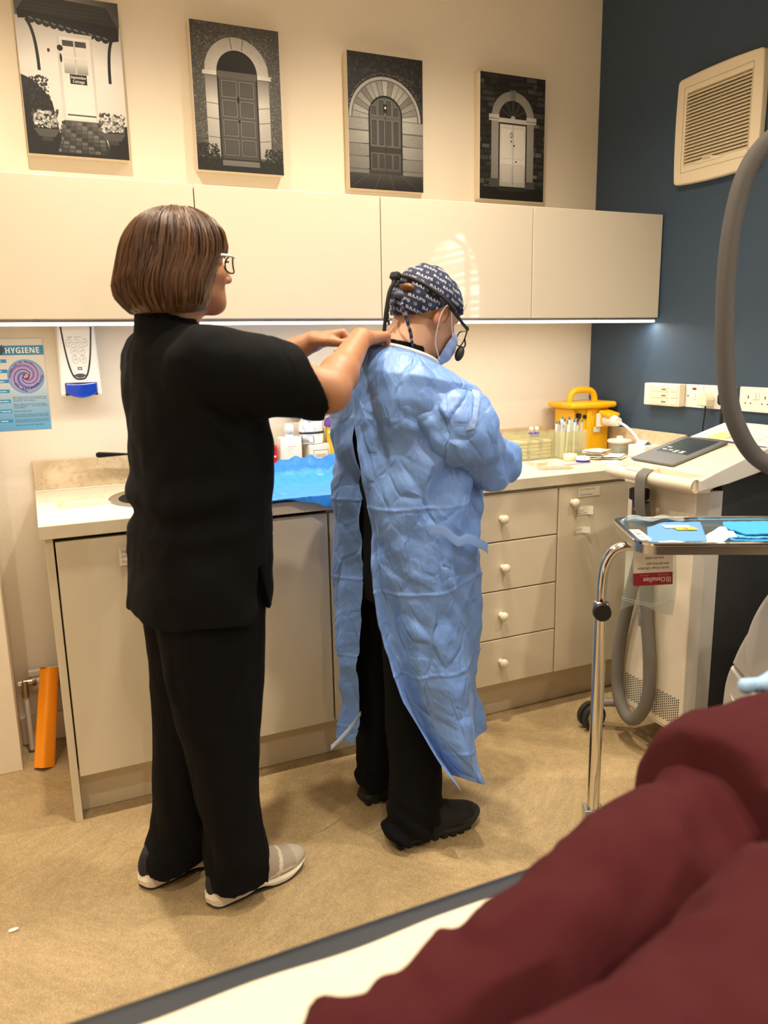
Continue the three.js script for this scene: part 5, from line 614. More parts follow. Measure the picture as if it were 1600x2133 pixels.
function faceColor(skin, lip, browC) { return (x, y, z) => { let c = [...skin]; const mixc = (o, t) => { c = c.map((v, i) => lerp(v, o[i], t)); }; const n = 1 + 0.1 * fbm(x * 40, y * 40, z * 40, 3); c = c.map((v) => v * n); mixc([skin[0] * 1.0, skin[1] * 0.72, skin[2] * 0.68], 0.55 * smooth(0.03, 0.008, Math.hypot(y + 0.03, Math.abs(z) - 0.036)) * smooth(0.04, 0.06, x)); if (x > 0.078 && Math.abs(z) < 0.022 - Math.abs(y + 0.0645) * 0.6 && y > -0.077 && y < -0.0545) mixc(lip, 0.8); if (x > 0.055 && Math.abs(y - 0.023 - (0.03 - Math.abs(Math.abs(z) - 0.03)) * 0.12) < 0.0035 && Math.abs(z) > 0.01 && Math.abs(z) < 0.05) mixc(browC, 0.75); for (const s of [-1, 1]) { const r = Math.hypot(y + 0.001, z - s * 0.0305); if (x > 0.081 && r < 0.0115) { c = [0.75, 0.72, 0.68]; if (r < 0.0058) c = [0.09, 0.07, 0.05]; if (r < 0.0025) c = [0.01, 0.01, 0.01]; } } return c; }; }
// a hand: wrist point, X along the hand, N the way the palm faces, S towards the thumb; curl angles of the fingers
function handField(w, X, N, S, curl, thumb) {
  const n3 = (v) => { const l = Math.hypot(...v); return v.map((q) => q / l); }; X = n3(X); const dt = (a, b) => a[0] * b[0] + a[1] * b[1] + a[2] * b[2]; N = n3(N.map((v, i) => v - X[i] * dt(N, X))); S = n3(S.map((v, i) => v - X[i] * dt(S, X) - N[i] * dt(S, N)));
  const P = (a, b, c) => [0, 1, 2].map((i) => w[i] + X[i] * a + S[i] * b + N[i] * c), palm = [], fingers = [];
  for (let i = 0; i < 4; i++) { const kn = P(0.082 - 0.004 * Math.abs(i - 1), 0.03 - 0.0195 * i, -0.002 * i); palm.push(cone(P(0.006, 0.014 - 0.009 * i, 0), kn, 0.0165, 0.0112));
    const L = [0.078, 0.086, 0.08, 0.063][i], seg = [0.46, 0.3, 0.24]; let a = 0, at = kn, r = 0.0098 - 0.0006 * (i === 3 ? 2 : 0), pts = [[...kn, r + 0.0008]]; curl[i].forEach((c, k) => { a += c; const d = [0, 1, 2].map((q) => X[q] * Math.cos(a) + N[q] * Math.sin(a) + S[q] * (0.06 - 0.04 * i) * (k ? 0.2 : 1)); at = at.map((v, q) => v + d[q] * L * seg[k]); r -= 0.0009; pts.push([...at, r]); }); fingers.push(chain(pts, 0.002)); }
  const tb = [[...P(0.012, 0.02, 0.008), 0.015], [...P(thumb[0][0], thumb[0][1], thumb[0][2]), 0.012], [...P(thumb[1][0], thumb[1][1], thumb[1][2]), 0.0105], [...P(thumb[2][0], thumb[2][1], thumb[2][2]), 0.0085]];
  palm.push(cone(P(0.03, 0.012, 0.006), P(0.06, -0.01, 0.004), 0.014, 0.013)); const pf = blend(palm, 0.012), tf = chain(tb, 0.006);
  return (x, y, z) => { let d = smin(pf(x, y, z), tf(x, y, z), 0.008); let f = 9; for (const q of fingers) f = Math.min(f, q(x, y, z)); return smin(d, f, 0.0035); };
}
const skinMat = (rough = 0.5) => new THREE.MeshPhysicalMaterial({ color: '#ffffff', vertexColors: true, roughness: rough, bumpMap: rep(TX.grain, 9, 9), bumpScale: 0.00025 });
const skinTone = (c) => (x, y, z) => { const n = 1 + 0.12 * fbm(x * 30, y * 30, z * 30, 3); return [c[0] * n, c[1] * n * (1 + 0.05 * N3(x * 60, y * 60, z * 60)), c[2] * n]; };
// shoes: x from heel to toe
const solePoly = (L, W, k = 1) => { const pts = []; const hw = (t) => W * (0.66 + 0.06 * Math.sin(t * 5) + 0.34 * smooth(0.35, 0.72, t)) * Math.sqrt(clamp(1 - Math.pow(clamp((t - 0.72) / 0.28), 2.4))) * Math.sqrt(clamp(1 - Math.pow(clamp((0.12 - t) / 0.12), 2.2))); for (let i = 0; i <= 30; i++) { const t = i / 30; pts.push([t * L, -hw(t) * k]); } for (let i = 30; i >= 0; i--) { const t = i / 30; pts.push([t * L, hw(t) * k * 0.94]); } return pts; };
function soleGeo(L, W, bot, top, k0, k1) { const P = solePoly(L, W), n = P.length, rings = [[bot, k0], [(t) => lerp(bot(t), top(t), 0.5), Math.max(k0, k1) * 1.03], [top, k1]]; const pos = [], idx = []; for (const [fy, k] of rings) for (const [x, z] of P) { const t = x / L; pos.push((x - L / 2) * lerp(1, k, 0.6) + L / 2, fy(t), z * k); } for (let r = 0; r < 2; r++) for (let i = 0; i < n; i++) { const a = r * n + i, b = r * n + (i + 1) % n; idx.push(a, a + n, b, b, a + n, b + n); } for (const [r, fl] of [[0, 1], [2, 0]]) { for (let i = 0; i < 30; i++) { const a = r * n + i, b = r * n + i + 1, c = r * n + n - 1 - i, d = r * n + n - 2 - i; fl ? idx.push(a, b, c, b, d, c) : idx.push(a, c, b, b, c, d); } } const g = new THREE.BufferGeometry(); g.setAttribute('position', new THREE.Float32BufferAttribute(pos, 3)); g.setIndex(idx); const h = g.toNonIndexed(); h.computeVertexNormals(); return h; }
function shoeUpper(L, hgt) { const f = blend([ell([L * 0.76, 0.036, 0], [0.072, 0.03, 0.043]), ell([L * 0.5, 0.045, 0], [0.075, hgt * 0.75, 0.036]), ell([L * 0.24, 0.052, 0], [0.066, hgt, 0.036]), cone([L * 0.26, 0.06, 0], [L * 0.27, hgt + 0.05, 0], 0.036, 0.036)], 0.03); return (x, y, z) => Math.max(f(x, y, z), 0.018 - y, y - hgt - 0.03); }
function sneaker(parent, name, pos, turn) {
  const g = new THREE.Group(); g.name = name; g.position.set(...pos); g.rotation.y = turn; parent.add(g); const L = 0.275, W = 0.049;
  const up = (t) => 0.014 * smooth(0.72, 1, t) + 0.006 * smooth(0.1, 0, t);
  part('outsole', soleGeo(L, W, (t) => up(t), (t) => up(t) + 0.007, 0.95, 1), std('#161719', 0.7), g);
  part('midsole', soleGeo(L, W, (t) => up(t) + 0.0072 + 0.007 * smooth(0.34, 0.46, t) * smooth(0.62, 0.5, t), (t) => 0.043 - 0.018 * smooth(0.2, 0.6, t) + 0.008 * smooth(0.85, 1, t), 1.02, 0.96), std('#e6dccb', 0.55), g);
  const f = shoeUpper(L, 0.068); const u = nets(f, [-0.01, 0.01, -0.06], [L + 0.01, 0.11, 0.06], 0.004, { color: (x, y, z) => { if (x < 0.05 || (x < 0.085 && y < 0.062 - x * 0.12)) return [0.016, 0.016, 0.02]; const seam = Math.abs(y - 0.03 - 0.008 * Math.sin(x * 40)) < 0.004 && x > 0.12 || Math.abs(x - 0.185 - (y - 0.04) * 0.4) < 0.005; return seam ? [0.62, 0.55, 0.43] : x > 0.235 ? [0.46, 0.39, 0.31] : [0.36, 0.3, 0.235]; } });
  part('upper', u, std('#ffffff', 0.85, { vertexColors: true }), g);
  part('lace', [0, 1, 2].map((k) => tube([[0.172 - k * 0.022, 0.057 + k * 0.011, -0.022], [0.17 - k * 0.022, 0.072 + k * 0.012, 0], [0.168 - k * 0.022, 0.057 + k * 0.011, 0.022]], 0.003, 12, 6)), std('#f2ede2', 0.7), g);
  part('tongue', new RoundedBoxGeometry(0.05, 0.008, 0.04, 2, 0.003).rotateZ(-0.45).translate(0.148, 0.074, 0), std('#d9cfbe', 0.8), g);
  return g;
}
const blackCloth = phys('#0a0a0b', 0.9, { specularIntensity: 0.3, bumpMap: rep(TX.cloth, 28, 28), bumpScale: 0.0003 }), blackCloth2 = phys('#0a0a0c', 0.9, { specularIntensity: 0.3, bumpMap: rep(TX.cloth, 28, 28), bumpScale: 0.0003 });
// soft folds of hanging cloth
const folds = (x, y, z, a, fx, fy) => a * (N3(x * fx, y * fy, z * fx) + 0.6 * Math.abs(N3(x * fx * 1.9 + 4, y * fy * 1.7, z * fx * 1.9)));

// ------------------------------------------------------------------ woman in black tunic
{
  const t = thing('person', 'woman with a brown bob in black tunic and trousers tying the gown', 'person', [0.355, 0, 1.02], 0.2);
  const SK = [0.4, 0.185, 0.092];
  // arms: right shoulder, elbow, wrist; left likewise
  const sR = [-0.015, 1.335, 0.165], eR = [0.235, 1.262, 0.225], wR = [0.405, 1.378, 0.105], sL = [-0.01, 1.34, -0.165], eL = [0.23, 1.3, -0.16], wL = [0.352, 1.374, -0.035];
  const HR = handField(wR, [0.93, 0.06, -0.36], [-0.1, -0.95, -0.1], [-0.3, 0.1, -0.95], [[1.05, 1.2, 0.7], [1.1, 1.2, 0.7], [1.15, 1.25, 0.7], [1.2, 1.25, 0.7]], [[0.045, 0.036, 0.026], [0.072, 0.03, 0.045], [0.092, 0.016, 0.058]]);
  const HL = handField(wL, [0.88, 0.14, 0.5], [0.25, -0.8, 0.45], [-0.35, 0.35, 0.86], [[0.9, 1.35, 0.9], [1.0, 1.35, 0.9], [1.1, 1.35, 0.9], [1.2, 1.35, 0.9]], [[0.046, 0.038, 0.02], [0.078, 0.036, 0.03], [0.102, 0.026, 0.036]]);
  const armR = chain([[...sR, 0.055], [...eR, 0.0465], [lerp(eR[0], wR[0], 0.3), lerp(eR[1], wR[1], 0.3), lerp(eR[2], wR[2], 0.3), 0.043], [...wR, 0.0265]], 0.02), armL = chain([[...sL, 0.052], [...eL, 0.044], [lerp(eL[0], wL[0], 0.35), lerp(eL[1], wL[1], 0.35), lerp(eL[2], wL[2], 0.35), 0.041], [...wL, 0.0255]], 0.02);
  const right = (x, y, z) => smin(armR(x, y, z), HR(x, y, z), 0.012), left = (x, y, z) => smin(armL(x, y, z), HL(x, y, z), 0.012);
  const tone = skinTone(SK), tc = (x, y, z) => { const c = tone(x, y, z); const h = smooth(0.38, 0.45, x); return [c[0] * (1 + 0.05 * h), c[1] * (1 - 0.06 * h), c[2] * (1 - 0.02 * h)]; };
  const HX = 0.003, HY = 1.549, HS = 0.955, head0 = headField(), head = (x, y, z) => head0(x / HS, y / HS, z / HS) * HS;
  const fc = faceColor(SK, [0.42, 0.13, 0.1], [0.16, 0.08, 0.04]);
  const trunk = blend([stack([[0.76, 0, 0.11, 0.15], [0.95, 0.0, 0.115, 0.15], [1.1, 0.01, 0.12, 0.15], [1.28, 0, 0.11, 0.16], [1.38, -0.03, 0.06, 0.1]]), chain([[-0.01, 0.8, 0.085, 0.085], [-0.015, 0.45, 0.085, 0.055], [0.0, 0.12, 0.085, 0.034]]), chain([[-0.01, 0.8, -0.085, 0.085], [-0.03, 0.45, -0.085, 0.055], [-0.085, 0.12, -0.085, 0.034]]), chain([[...sL, 0.05], [-0.03, 1.36, 0, 0.06], [...sR, 0.05]])], 0.03);
  part('body', joinSkin([nets(right, [0.05, 1.18, -0.08], [0.56, 1.46, 0.3], 0.0038, { color: tc }), nets(left, [0.05, 1.2, -0.24], [0.52, 1.46, 0.14], 0.0038, { color: tc }), nets((x, y, z) => head(x - HX, y - HY, z), [-0.13, 1.36, -0.1], [0.14, 1.69, 0.1], 0.0032, { color: (x, y, z) => fc((x - HX) / HS, (y - HY) / HS, z / HS) }), nets(trunk, [-0.22, 0.08, -0.24], [0.2, 1.42, 0.24], 0.014, { color: tone })]), skinMat(0.48), t);
  // trousers
  const legR = stack([[0.05, 0.0, 0.078, 0.094, 0.085], [0.1, 0.004, 0.079, 0.092, 0.085], [0.191, -0.002, 0.071, 0.085, 0.085], [0.289, -0.014, 0.077, 0.082, 0.085], [0.406, -0.014, 0.088, 0.084, 0.085], [0.509, -0.021, 0.11, 0.086, 0.085], [0.609, -0.025, 0.12, 0.09, 0.085], [0.75, -0.02, 0.126, 0.095, 0.085], [0.9, -0.01, 0.125, 0.095, 0.08]], 2.2);
  const legL = stack([[0.048, -0.098, 0.083, 0.095, -0.085], [0.08, -0.092, 0.084, 0.094, -0.085], [0.132, -0.078, 0.07, 0.086, -0.085], [0.227, -0.069, 0.067, 0.083, -0.085], [0.345, -0.053, 0.074, 0.084, -0.085], [0.445, -0.03, 0.093, 0.086, -0.085], [0.547, -0.018, 0.102, 0.09, -0.085], [0.72, -0.012, 0.115, 0.095, -0.085], [0.9, -0.01, 0.125, 0.095, -0.08]], 2.2);
  const pants = (x, y, z) => smin(legR(x, y, z), legL(x, y, z), 0.02) + folds(x, y, z, 0.0075, 16, 5) + 0.003 * Math.sin(y * 40 + x * 20 + z * 30) * smooth(0.3, 0.1, y) - 0.0035 * smooth(0.006, 0, Math.abs(x - (0.05 + 0.0 * y))) * smooth(0.6, 0.4, y);
  part('trousers', nets(pants, [-0.22, 0.01, -0.21], [0.18, 0.9, 0.21], 0.0065), blackCloth2, t);
  // tunic: torso, sleeves, collar, side slit
  const torso = stack([[0.752, -0.017, 0.158, 0.205], [0.824, -0.011, 0.159, 0.207], [0.882, -0.004, 0.159, 0.205], [0.941, 0.002, 0.158, 0.2], [0.985, 0.008, 0.153, 0.195], [1.056, 0.01, 0.158, 0.192], [1.125, 0.014, 0.157, 0.192], [1.204, 0.009, 0.152, 0.195], [1.285, -0.012, 0.126, 0.195], [1.347, -0.036, 0.096, 0.175], [1.4, -0.046, 0.066, 0.1], [1.425, -0.046, 0.06, 0.07]], 2.3);
  const slR = chain([[-0.02, 1.322, 0.15, 0.09], [0.1, 1.298, 0.195, 0.083], [0.205, 1.268, 0.218, 0.076]], 0.03), slL = chain([[-0.02, 1.325, -0.15, 0.088], [0.1, 1.31, -0.165, 0.08], [0.2, 1.3, -0.17, 0.072]], 0.03);
  const cutR = (x, y, z) => ((x - 0.196) * 0.9 + (y - 1.27) * 0.36 + (z - 0.218) * 0.18), cutL = (x, y, z) => ((x - 0.19) * 0.98 + (y - 1.3) * 0.1);
  const collar = (x, y, z) => { const yy = y - 1.4 - (x + 0.04) * -0.28, r = Math.hypot((x + 0.042) / 0.98, z) - (0.071 - 0.12 * yy); return Math.max(Math.abs(r) - 0.0035, Math.abs(yy) - 0.03, x - 0.05); };
  const tunic = (x, y, z) => {
    let d = torso(x, y, z); const waist = smooth(0.93, 0.98, y) * smooth(1.14, 1.05, y), yy = y - 0.25 * x + 0.06 * N3(x * 4, 1, z * 4);
    let a = Math.max(slR(x, y, z), cutR(x, y, z)), b = Math.max(slL(x, y, z), cutL(x, y, z));
    const cu = cutR(x, y, z); if (cu > -0.052 && cu < -0.047) a += 0.0022;
    d = smin(d, a, 0.03); d = smin(d, b, 0.03);
    d += folds(x, y, z, 0.007, 7, 9) + waist * 0.008 * Math.sin(yy * 58) * smooth(0.12, -0.05, x) + 0.0035 * N3(x * 22, y * 12, z * 22);
    const ua = smooth(0.09, 0.0, Math.hypot(x + 0.02, y - 1.2, z - 0.2)); d += ua * 0.006 * Math.sin((x + y) * 90);
    const sw = 0.0025 + 0.024 * clamp((0.875 - y) / 0.12); if (z > 0.1) d = Math.max(d, -Math.max(Math.abs(x - 0.055 - (0.875 - y) * 0.12) - sw, y - 0.878));
    d += 0.0022 * (z > 0.02 && x > 0.085 && y < 0.935 && y > 0.8 && (Math.abs(x - 0.09) < 0.004 || Math.abs(y - 0.93) < 0.004) ? 1 : 0);
    return Math.min(d, collar(x, y, z));
  };
  part('tunic', nets(tunic, [-0.2, 0.74, -0.26], [0.28, 1.47, 0.32], 0.0055), blackCloth, t);
  // hair: sections of the bob, with strands laid over it
  const hs = [[1.436, -0.04, 0.074, 0.09], [1.452, -0.043, 0.088, 0.1], [1.475, -0.046, 0.099, 0.107], [1.504, -0.044, 0.104, 0.108], [1.535, -0.03, 0.108, 0.105], [1.561, -0.019, 0.112, 0.102], [1.587, -0.014, 0.109, 0.097], [1.617, -0.01, 0.098, 0.086], [1.64, -0.009, 0.078, 0.068], [1.656, -0.008, 0.052, 0.046], [1.665, -0.008, 0.026, 0.024], [1.668, -0.008, 0.01, 0.01]];
  const hst = stack(hs, 2.2), bottom = (x) => 1.437 + 0.012 * smooth(-0.03, 0.06, x);
  const fringe = (x, z) => 1.563 - 0.004 * Math.cos(z * 40);       // lower edge of the fringe
  const faceCut = (x, y, z) => Math.max(0.05 - x + 0.02 * smooth(0.05, 0.09, Math.abs(z)), y - fringe(x, z));
  const hairF = (x, y, z) => { let d = hst(x, y, z); const an = Math.atan2(z, x + 0.02); d += 0.0028 * N3(an * 12, y * 6, 2) + 0.0016 * N3(an * 40, y * 9, 5); d = Math.max(d, -faceCut(x, y, z)); const neckCut = ell([0.02, 1.42, 0], [0.07, 0.06, 0.055])(x, y, z); d = -smin(-d, neckCut, 0.012); return Math.max(d, bottom(x) - y); };
  const hairCol = (x, y, z) => { const an = Math.atan2(z, x + 0.02), s = 0.5 + 0.5 * N3(an * 26, y * 3, 1) + 0.25 * N3(an * 70, y * 6, 3); return [lerp(0.06, 0.125, s), lerp(0.027, 0.06, s), lerp(0.01, 0.021, s)]; };
  const hair = part('hair', nets(hairF, [-0.17, 1.42, -0.13], [0.12, 1.68, 0.13], 0.0042, { color: hairCol }), new THREE.MeshPhysicalMaterial({ color: '#ffffff', vertexColors: true, roughness: 0.42, sheen: 0.4, sheenColor: new THREE.Color(0.5, 0.28, 0.12), sheenRoughness: 0.4 }), t);
  const secAt = (y) => { let i = 0; while (i < hs.length - 2 && y > hs[i + 1][0]) i++; const A = hs[i], B = hs[i + 1], q = clamp((y - A[0]) / (B[0] - A[0])); return [lerp(A[1], B[1], q), lerp(A[2], B[2], q), lerp(A[3], B[3], q)]; };
  const r = rng(77), strands = [[], [], []]; 
  for (let k = 0; k < 900; k++) {
    const an = r() * Math.PI * 2, swirl = (r() - 0.5) * 0.5, off = (r() - 0.35) * 0.005, frontish = Math.cos(an) > 0.72, end = frontish ? 1.56 + r() * 0.008 : 1.438 + r() * 0.02 + 0.008 * Math.max(0, Math.cos(an)), y0 = 1.666 - r() * 0.04, pts = [], ph = r() * 9;
    if (!frontish && Math.cos(an) > 0.55) continue;
    for (let j = 0; j <= 9; j++) { const q = j / 9, y = lerp(y0, end, Math.pow(q, 1.25)), [cx, a, b] = secAt(y), A = an + swirl * (1 - q) * 0.7 + 0.025 * Math.sin(q * 5 + ph), ca = Math.cos(A), sa = Math.sin(A), rr = Math.pow(Math.pow(Math.abs(ca), 2.2) + Math.pow(Math.abs(sa), 2.2), -1 / 2.2), o = off + 0.002 + 0.003 * Math.sin(q * 4 + ph) - 0.006 * smooth(0.85, 1, q); pts.push([cx + ca * rr * (a + o), y, sa * rr * (b + o)]); }
    strands[k % 3].push(tube(pts, 0.0011 + r() * 0.0012, 12, 4));
  }
  strands.forEach((s, i) => { const m = part('hair_strands', s, phys(['#4f3017', '#3e230f', '#5c3a1b'][i], 0.38, { sheen: 0.3, sheenColor: new THREE.Color(0.5, 0.3, 0.15) }), hair); m.userData.kind = 'stuff'; });
  // glasses
  const gl = new THREE.Group(); gl.name = 'glasses'; gl.position.set(HX - 0.003, HY, 0); t.add(gl);
  const rimPts = (s) => { const p = []; for (let k = 0; k < 16; k++) { const a = k / 16 * Math.PI * 2, w = 0.0245, h = 0.0195; p.push([0.107 - 0.01 * Math.pow(Math.abs(Math.cos(a) * w + 0.0) / 0.03, 2) + (s * Math.cos(a) > 0 ? -0.004 * Math.abs(Math.cos(a)) : 0), -0.002 + Math.sign(Math.sin(a)) * Math.pow(Math.abs(Math.sin(a)), 0.8) * h, s * 0.033 + Math.sign(Math.cos(a)) * Math.pow(Math.abs(Math.cos(a)), 0.8) * w]); } return p; };
  for (const s of [1, -1]) { part('rim', tube(rimPts(s), 0.0019, 60, 8, true), std('#151010', 0.25), gl); part('lens', new THREE.CircleGeometry(0.022, 28).scale(1, 0.82, 1).rotateY(Math.PI / 2).translate(0.1045, -0.002, s * 0.033), phys('#ffffff', 0.02, { transmission: 1, thickness: 0, side: THREE.DoubleSide }), gl); part('temple', [tube([[0.1, 0.01, s * 0.06], [0.085, 0.0115, s * 0.0725], [0.04, 0.012, s * 0.081], [0.0, 0.008, s * 0.08]], 0.003, 20, 8)], std('#efe8dc', 0.3), gl); }
  part('bridge', tube([[0.108, 0.005, 0.009], [0.112, 0.008, 0], [0.108, 0.005, -0.009]], 0.0019, 12, 8), std('#151010', 0.25), gl);
  sneaker(t, 'shoe', [-0.083, 0, 0.085], 0.02); sneaker(t, 'shoe', [-0.195, 0, -0.085], 0.06);
}
// ------------------------------------------------------------------ surgeon in blue gown and patterned cap
{
  const B = [0.93, 0, 0.97], t = thing('person', 'surgeon in blue gown and patterned cap with bowed head', 'person', B, 0.1);
  const SK = [0.5, 0.275, 0.17];
  // head frame: pitched down and turned away
  const hq = new THREE.Quaternion().setFromEuler(new THREE.Euler(0, 0.2, -0.47, 'YXZ')), hp = V(0.066, 1.44, 0.0), inv = hq.clone().invert(), tmp = V(0, 0, 0);
  const toHead = (x, y, z) => tmp.set(x - hp.x, y - hp.y, z - hp.z).applyQuaternion(inv);
  const head0 = headField(), HS = 0.94, head = (x, y, z) => head0(x / HS, y / HS, z / HS) * HS, fc = faceColor(SK, [0.45, 0.17, 0.14], [0.2, 0.12, 0.06]);
  const neck = chain([[0.03, 1.42, 0, 0.052], [-0.022, 1.33, 0, 0.054], [-0.04, 1.25, 0, 0.058]], 0.02), trap = chain([[-0.05, 1.24, 0.1, 0.04], [-0.04, 1.28, 0, 0.055], [-0.05, 1.24, -0.1, 0.04]], 0.03);
  const headN = (x, y, z) => { const q = toHead(x, y, z); const d = q.y > -0.11 ? head(q.x, q.y, q.z) : Math.max(head(q.x, q.y, q.z), -0.11 - q.y); return smin(d, Math.min(neck(x, y, z), trap(x, y, z)), 0.03); };
  const tone = skinTone(SK), cHead = (x, y, z) => { const q = toHead(x, y, z); if (q.length() > 0.13) return tone(x, y, z); const c = fc(q.x / HS, q.y / HS, q.z / HS); if (Math.abs(q.z) > 0.068 && q.y < 0.03 && q.y > -0.055 && Math.abs(q.x) < 0.035) return [c[0] * 1.0, c[1] * 0.72, c[2] * 0.68]; return c; };
  const sR = [0.0, 1.25, 0.165], eR = [0.16, 1.06, 0.16], wR = [0.18, 1.075, -0.08], sL = [0.0, 1.25, -0.165], eL = [0.15, 1.06, -0.2], wL = [0.225, 1.08, -0.03];
  const cur = [[0.5, 0.6, 0.4], [0.5, 0.6, 0.4], [0.55, 0.6, 0.4], [0.6, 0.6, 0.4]], th = [[0.04, 0.04, 0.01], [0.068, 0.05, 0.02], [0.092, 0.048, 0.03]];
  const hR = handField(wR, [0.3, 0.2, -0.9], [-0.6, -0.6, -0.3], [0.5, 0.8, 0.2], cur, th), hL = handField(wL, [0.5, 0.2, 0.8], [-0.6, -0.6, 0.3], [0.5, 0.8, -0.2], cur, th);
  const arms = blend([chain([[-0.02, 1.19, 0.11, 0.03], [...eR, 0.022], [...wR, 0.022]]), chain([[-0.02, 1.19, -0.11, 0.03], [...eL, 0.022], [...wL, 0.022]])], 0.01);
  const trunk = blend([stack([[0.78, -0.02, 0.1, 0.14], [1.0, -0.02, 0.1, 0.14], [1.2, -0.02, 0.1, 0.15], [1.3, -0.04, 0.06, 0.1]]), chain([[-0.02, 0.8, 0.08, 0.05], [-0.05, 0.45, 0.09, 0.035], [-0.065, 0.14, 0.118, 0.025]]), chain([[-0.02, 0.8, -0.09, 0.05], [-0.04, 0.45, -0.105, 0.035], [-0.045, 0.14, -0.11, 0.025]]), neck], 0.03);
  part('body', joinSkin([nets(headN, [-0.14, 1.25, -0.18], [0.22, 1.6, 0.18], 0.0034, { color: cHead }), nets((x, y, z) => Math.min(smin(arms(x, y, z), hR(x, y, z), 0.01), hL(x, y, z)), [-0.07, 1.0, -0.27], [0.42, 1.33, 0.24], 0.006, { color: tone }), nets(trunk, [-0.16, 0.1, -0.2], [0.14, 1.34, 0.2], 0.014, { color: tone })]), skinMat(0.5), t);
  // black scrub top and trousers
  const top = stack([[0.68, -0.03, 0.11, 0.155], [0.85, -0.03, 0.112, 0.158], [1.0, -0.03, 0.112, 0.158], [1.15, -0.025, 0.112, 0.16], [1.24, -0.03, 0.1, 0.15], [1.29, -0.035, 0.078, 0.115], [1.325, -0.03, 0.064, 0.073], [1.34, -0.028, 0.06, 0.066]], 2.3), scrubCollar = (x, y, z) => { const yy = y - 1.346 + (x + 0.03) * 0.25, r = Math.hypot(x + 0.012, z) - 0.068; return Math.max(Math.abs(r) - 0.0055, Math.abs(yy) - 0.022, x - 0.02); };
  part('scrub_top', nets((x, y, z) => Math.min(top(x, y, z) + folds(x, y, z, 0.007, 9, 6), scrubCollar(x, y, z)), [-0.19, 0.67, -0.21], [0.14, 1.46, 0.21], 0.006), blackCloth, t);
  const lR = stack([[0.035, -0.078, 0.082, 0.072, 0.122], [0.1, -0.058, 0.078, 0.068, 0.118], [0.2, -0.052, 0.073, 0.064, 0.108], [0.4, -0.05, 0.075, 0.064, 0.092], [0.6, -0.04, 0.088, 0.07, 0.085], [0.82, -0.03, 0.11, 0.08, 0.075]], 2.2), lL = stack([[0.05, -0.045, 0.072, 0.07, -0.11], [0.2, -0.045, 0.068, 0.07, -0.11], [0.4, -0.04, 0.08, 0.075, -0.105], [0.6, -0.035, 0.1, 0.085, -0.1], [0.82, -0.03, 0.125, 0.1, -0.09]], 2.2);
  part('trousers', nets((x, y, z) => smin(lR(x, y, z), lL(x, y, z), 0.02) + folds(x, y, z, 0.007, 14, 6) + 0.006 * Math.sin((y + x * 0.9) * 95) * smooth(0.16, 0.06, y), [-0.18, 0.02, -0.22], [0.14, 0.82, 0.24], 0.0065), blackCloth2, t);
  // black trail shoes with lugged soles
  const shoe = (pos, turn) => { const g = new THREE.Group(); g.name = 'shoe'; g.position.set(...pos); g.rotation.y = turn; t.add(g); const L = 0.275, W = 0.05, up = (q) => 0.012 * smooth(0.75, 1, q) + 0.004 * smooth(0.1, 0, q);
    const bk = std('#0f0f10', 0.7); part('midsole', soleGeo(L, W, (q) => up(q) + 0.011, (q) => 0.034 - 0.006 * smooth(0.2, 0.6, q) + 0.006 * smooth(0.85, 1, q), 1.02, 1), std('#1a1a1b', 0.6), g);
    const lug = []; const P = solePoly(L, W); for (let k = 0; k < 10; k++) { const x = 0.014 + k * 0.0265; const q = x / L, i = Math.round(q * 30); for (const s of [-1, 1]) lug.push(bx(x - 0.008, up(q), s > 0 ? P[60 - i][1] - 0.022 : P[i][1] - 0.001, x + 0.008, up(q) + 0.0125, s > 0 ? P[60 - i][1] + 0.001 : P[i][1] + 0.022, 0.002)); lug.push(bx(x - 0.008, up(q) + 0.003, -0.02, x + 0.008, up(q) + 0.0125, 0.02, 0.002)); } part('outsole_lugs', lug, bk, g);
    part('upper', nets(shoeUpper(L, 0.07), [-0.01, 0.01, -0.06], [L + 0.01, 0.11, 0.06], 0.0045), std('#101011', 0.8), g);
    part('toe_cap', nets((x, y, z) => Math.max(ell([L * 0.78, 0.034, 0], [0.07, 0.03, 0.0455])(x, y, z), y - 0.046 + (L - x) * 0.12, 0.2 - x), [0.18, 0.02, -0.06], [L + 0.01, 0.07, 0.06], 0.005), std('#1c1c1d', 0.55), g);
    part('lace', [0, 1, 2].map((k) => tube([[0.172 - k * 0.02, 0.058 + k * 0.01, -0.022], [0.17 - k * 0.02, 0.073 + k * 0.011, 0], [0.168 - k * 0.02, 0.058 + k * 0.01, 0.024]], 0.0026, 12, 6)), std('#2a2a2c', 0.6), g); return g; };
  shoe([-0.135, 0, 0.118], -0.06); shoe([-0.11, 0, -0.115], 0.0);
  // cap with printed letters
  const capMap = canvas(512, 512, (c, W, H) => { c.fillStyle = '#1c2440'; c.fillRect(0, 0, W, H); for (let r = 0; r < 8; r++) for (let k = -1; k < 3; k++) { c.save(); c.translate(k * 256 + (r % 2) * 120, r * 64 + 44); c.fillStyle = '#c8cad6'; c.font = 'bold 44px serif'; c.fillText('BAAPS', 0, 0, 150); c.fillStyle = '#7f86a4'; c.beginPath(); c.arc(196, -14, 14, 0, 7); c.fill(); c.fillStyle = '#1c2440'; c.beginPath(); c.arc(192, -16, 6, 0, 7); c.fill(); c.fillStyle = '#9aa0ba'; for (let a = 0; a < 6; a++) c.fillRect(194 + Math.cos(a) * 17, -16 + Math.sin(a) * 17, 4, 4); c.restore(); } }); capMap.wrapS = capMap.wrapT = THREE.RepeatWrapping;
  const capMat = std('#ffffff', 0.85, { map: rep(capMap, 8.2, 8.2) });
  const capBase = blend([ell([-0.013, 0.02, 0], [0.1015, 0.103, 0.082]), ell([0.032, 0.028, 0], [0.066, 0.074, 0.067])], 0.02);
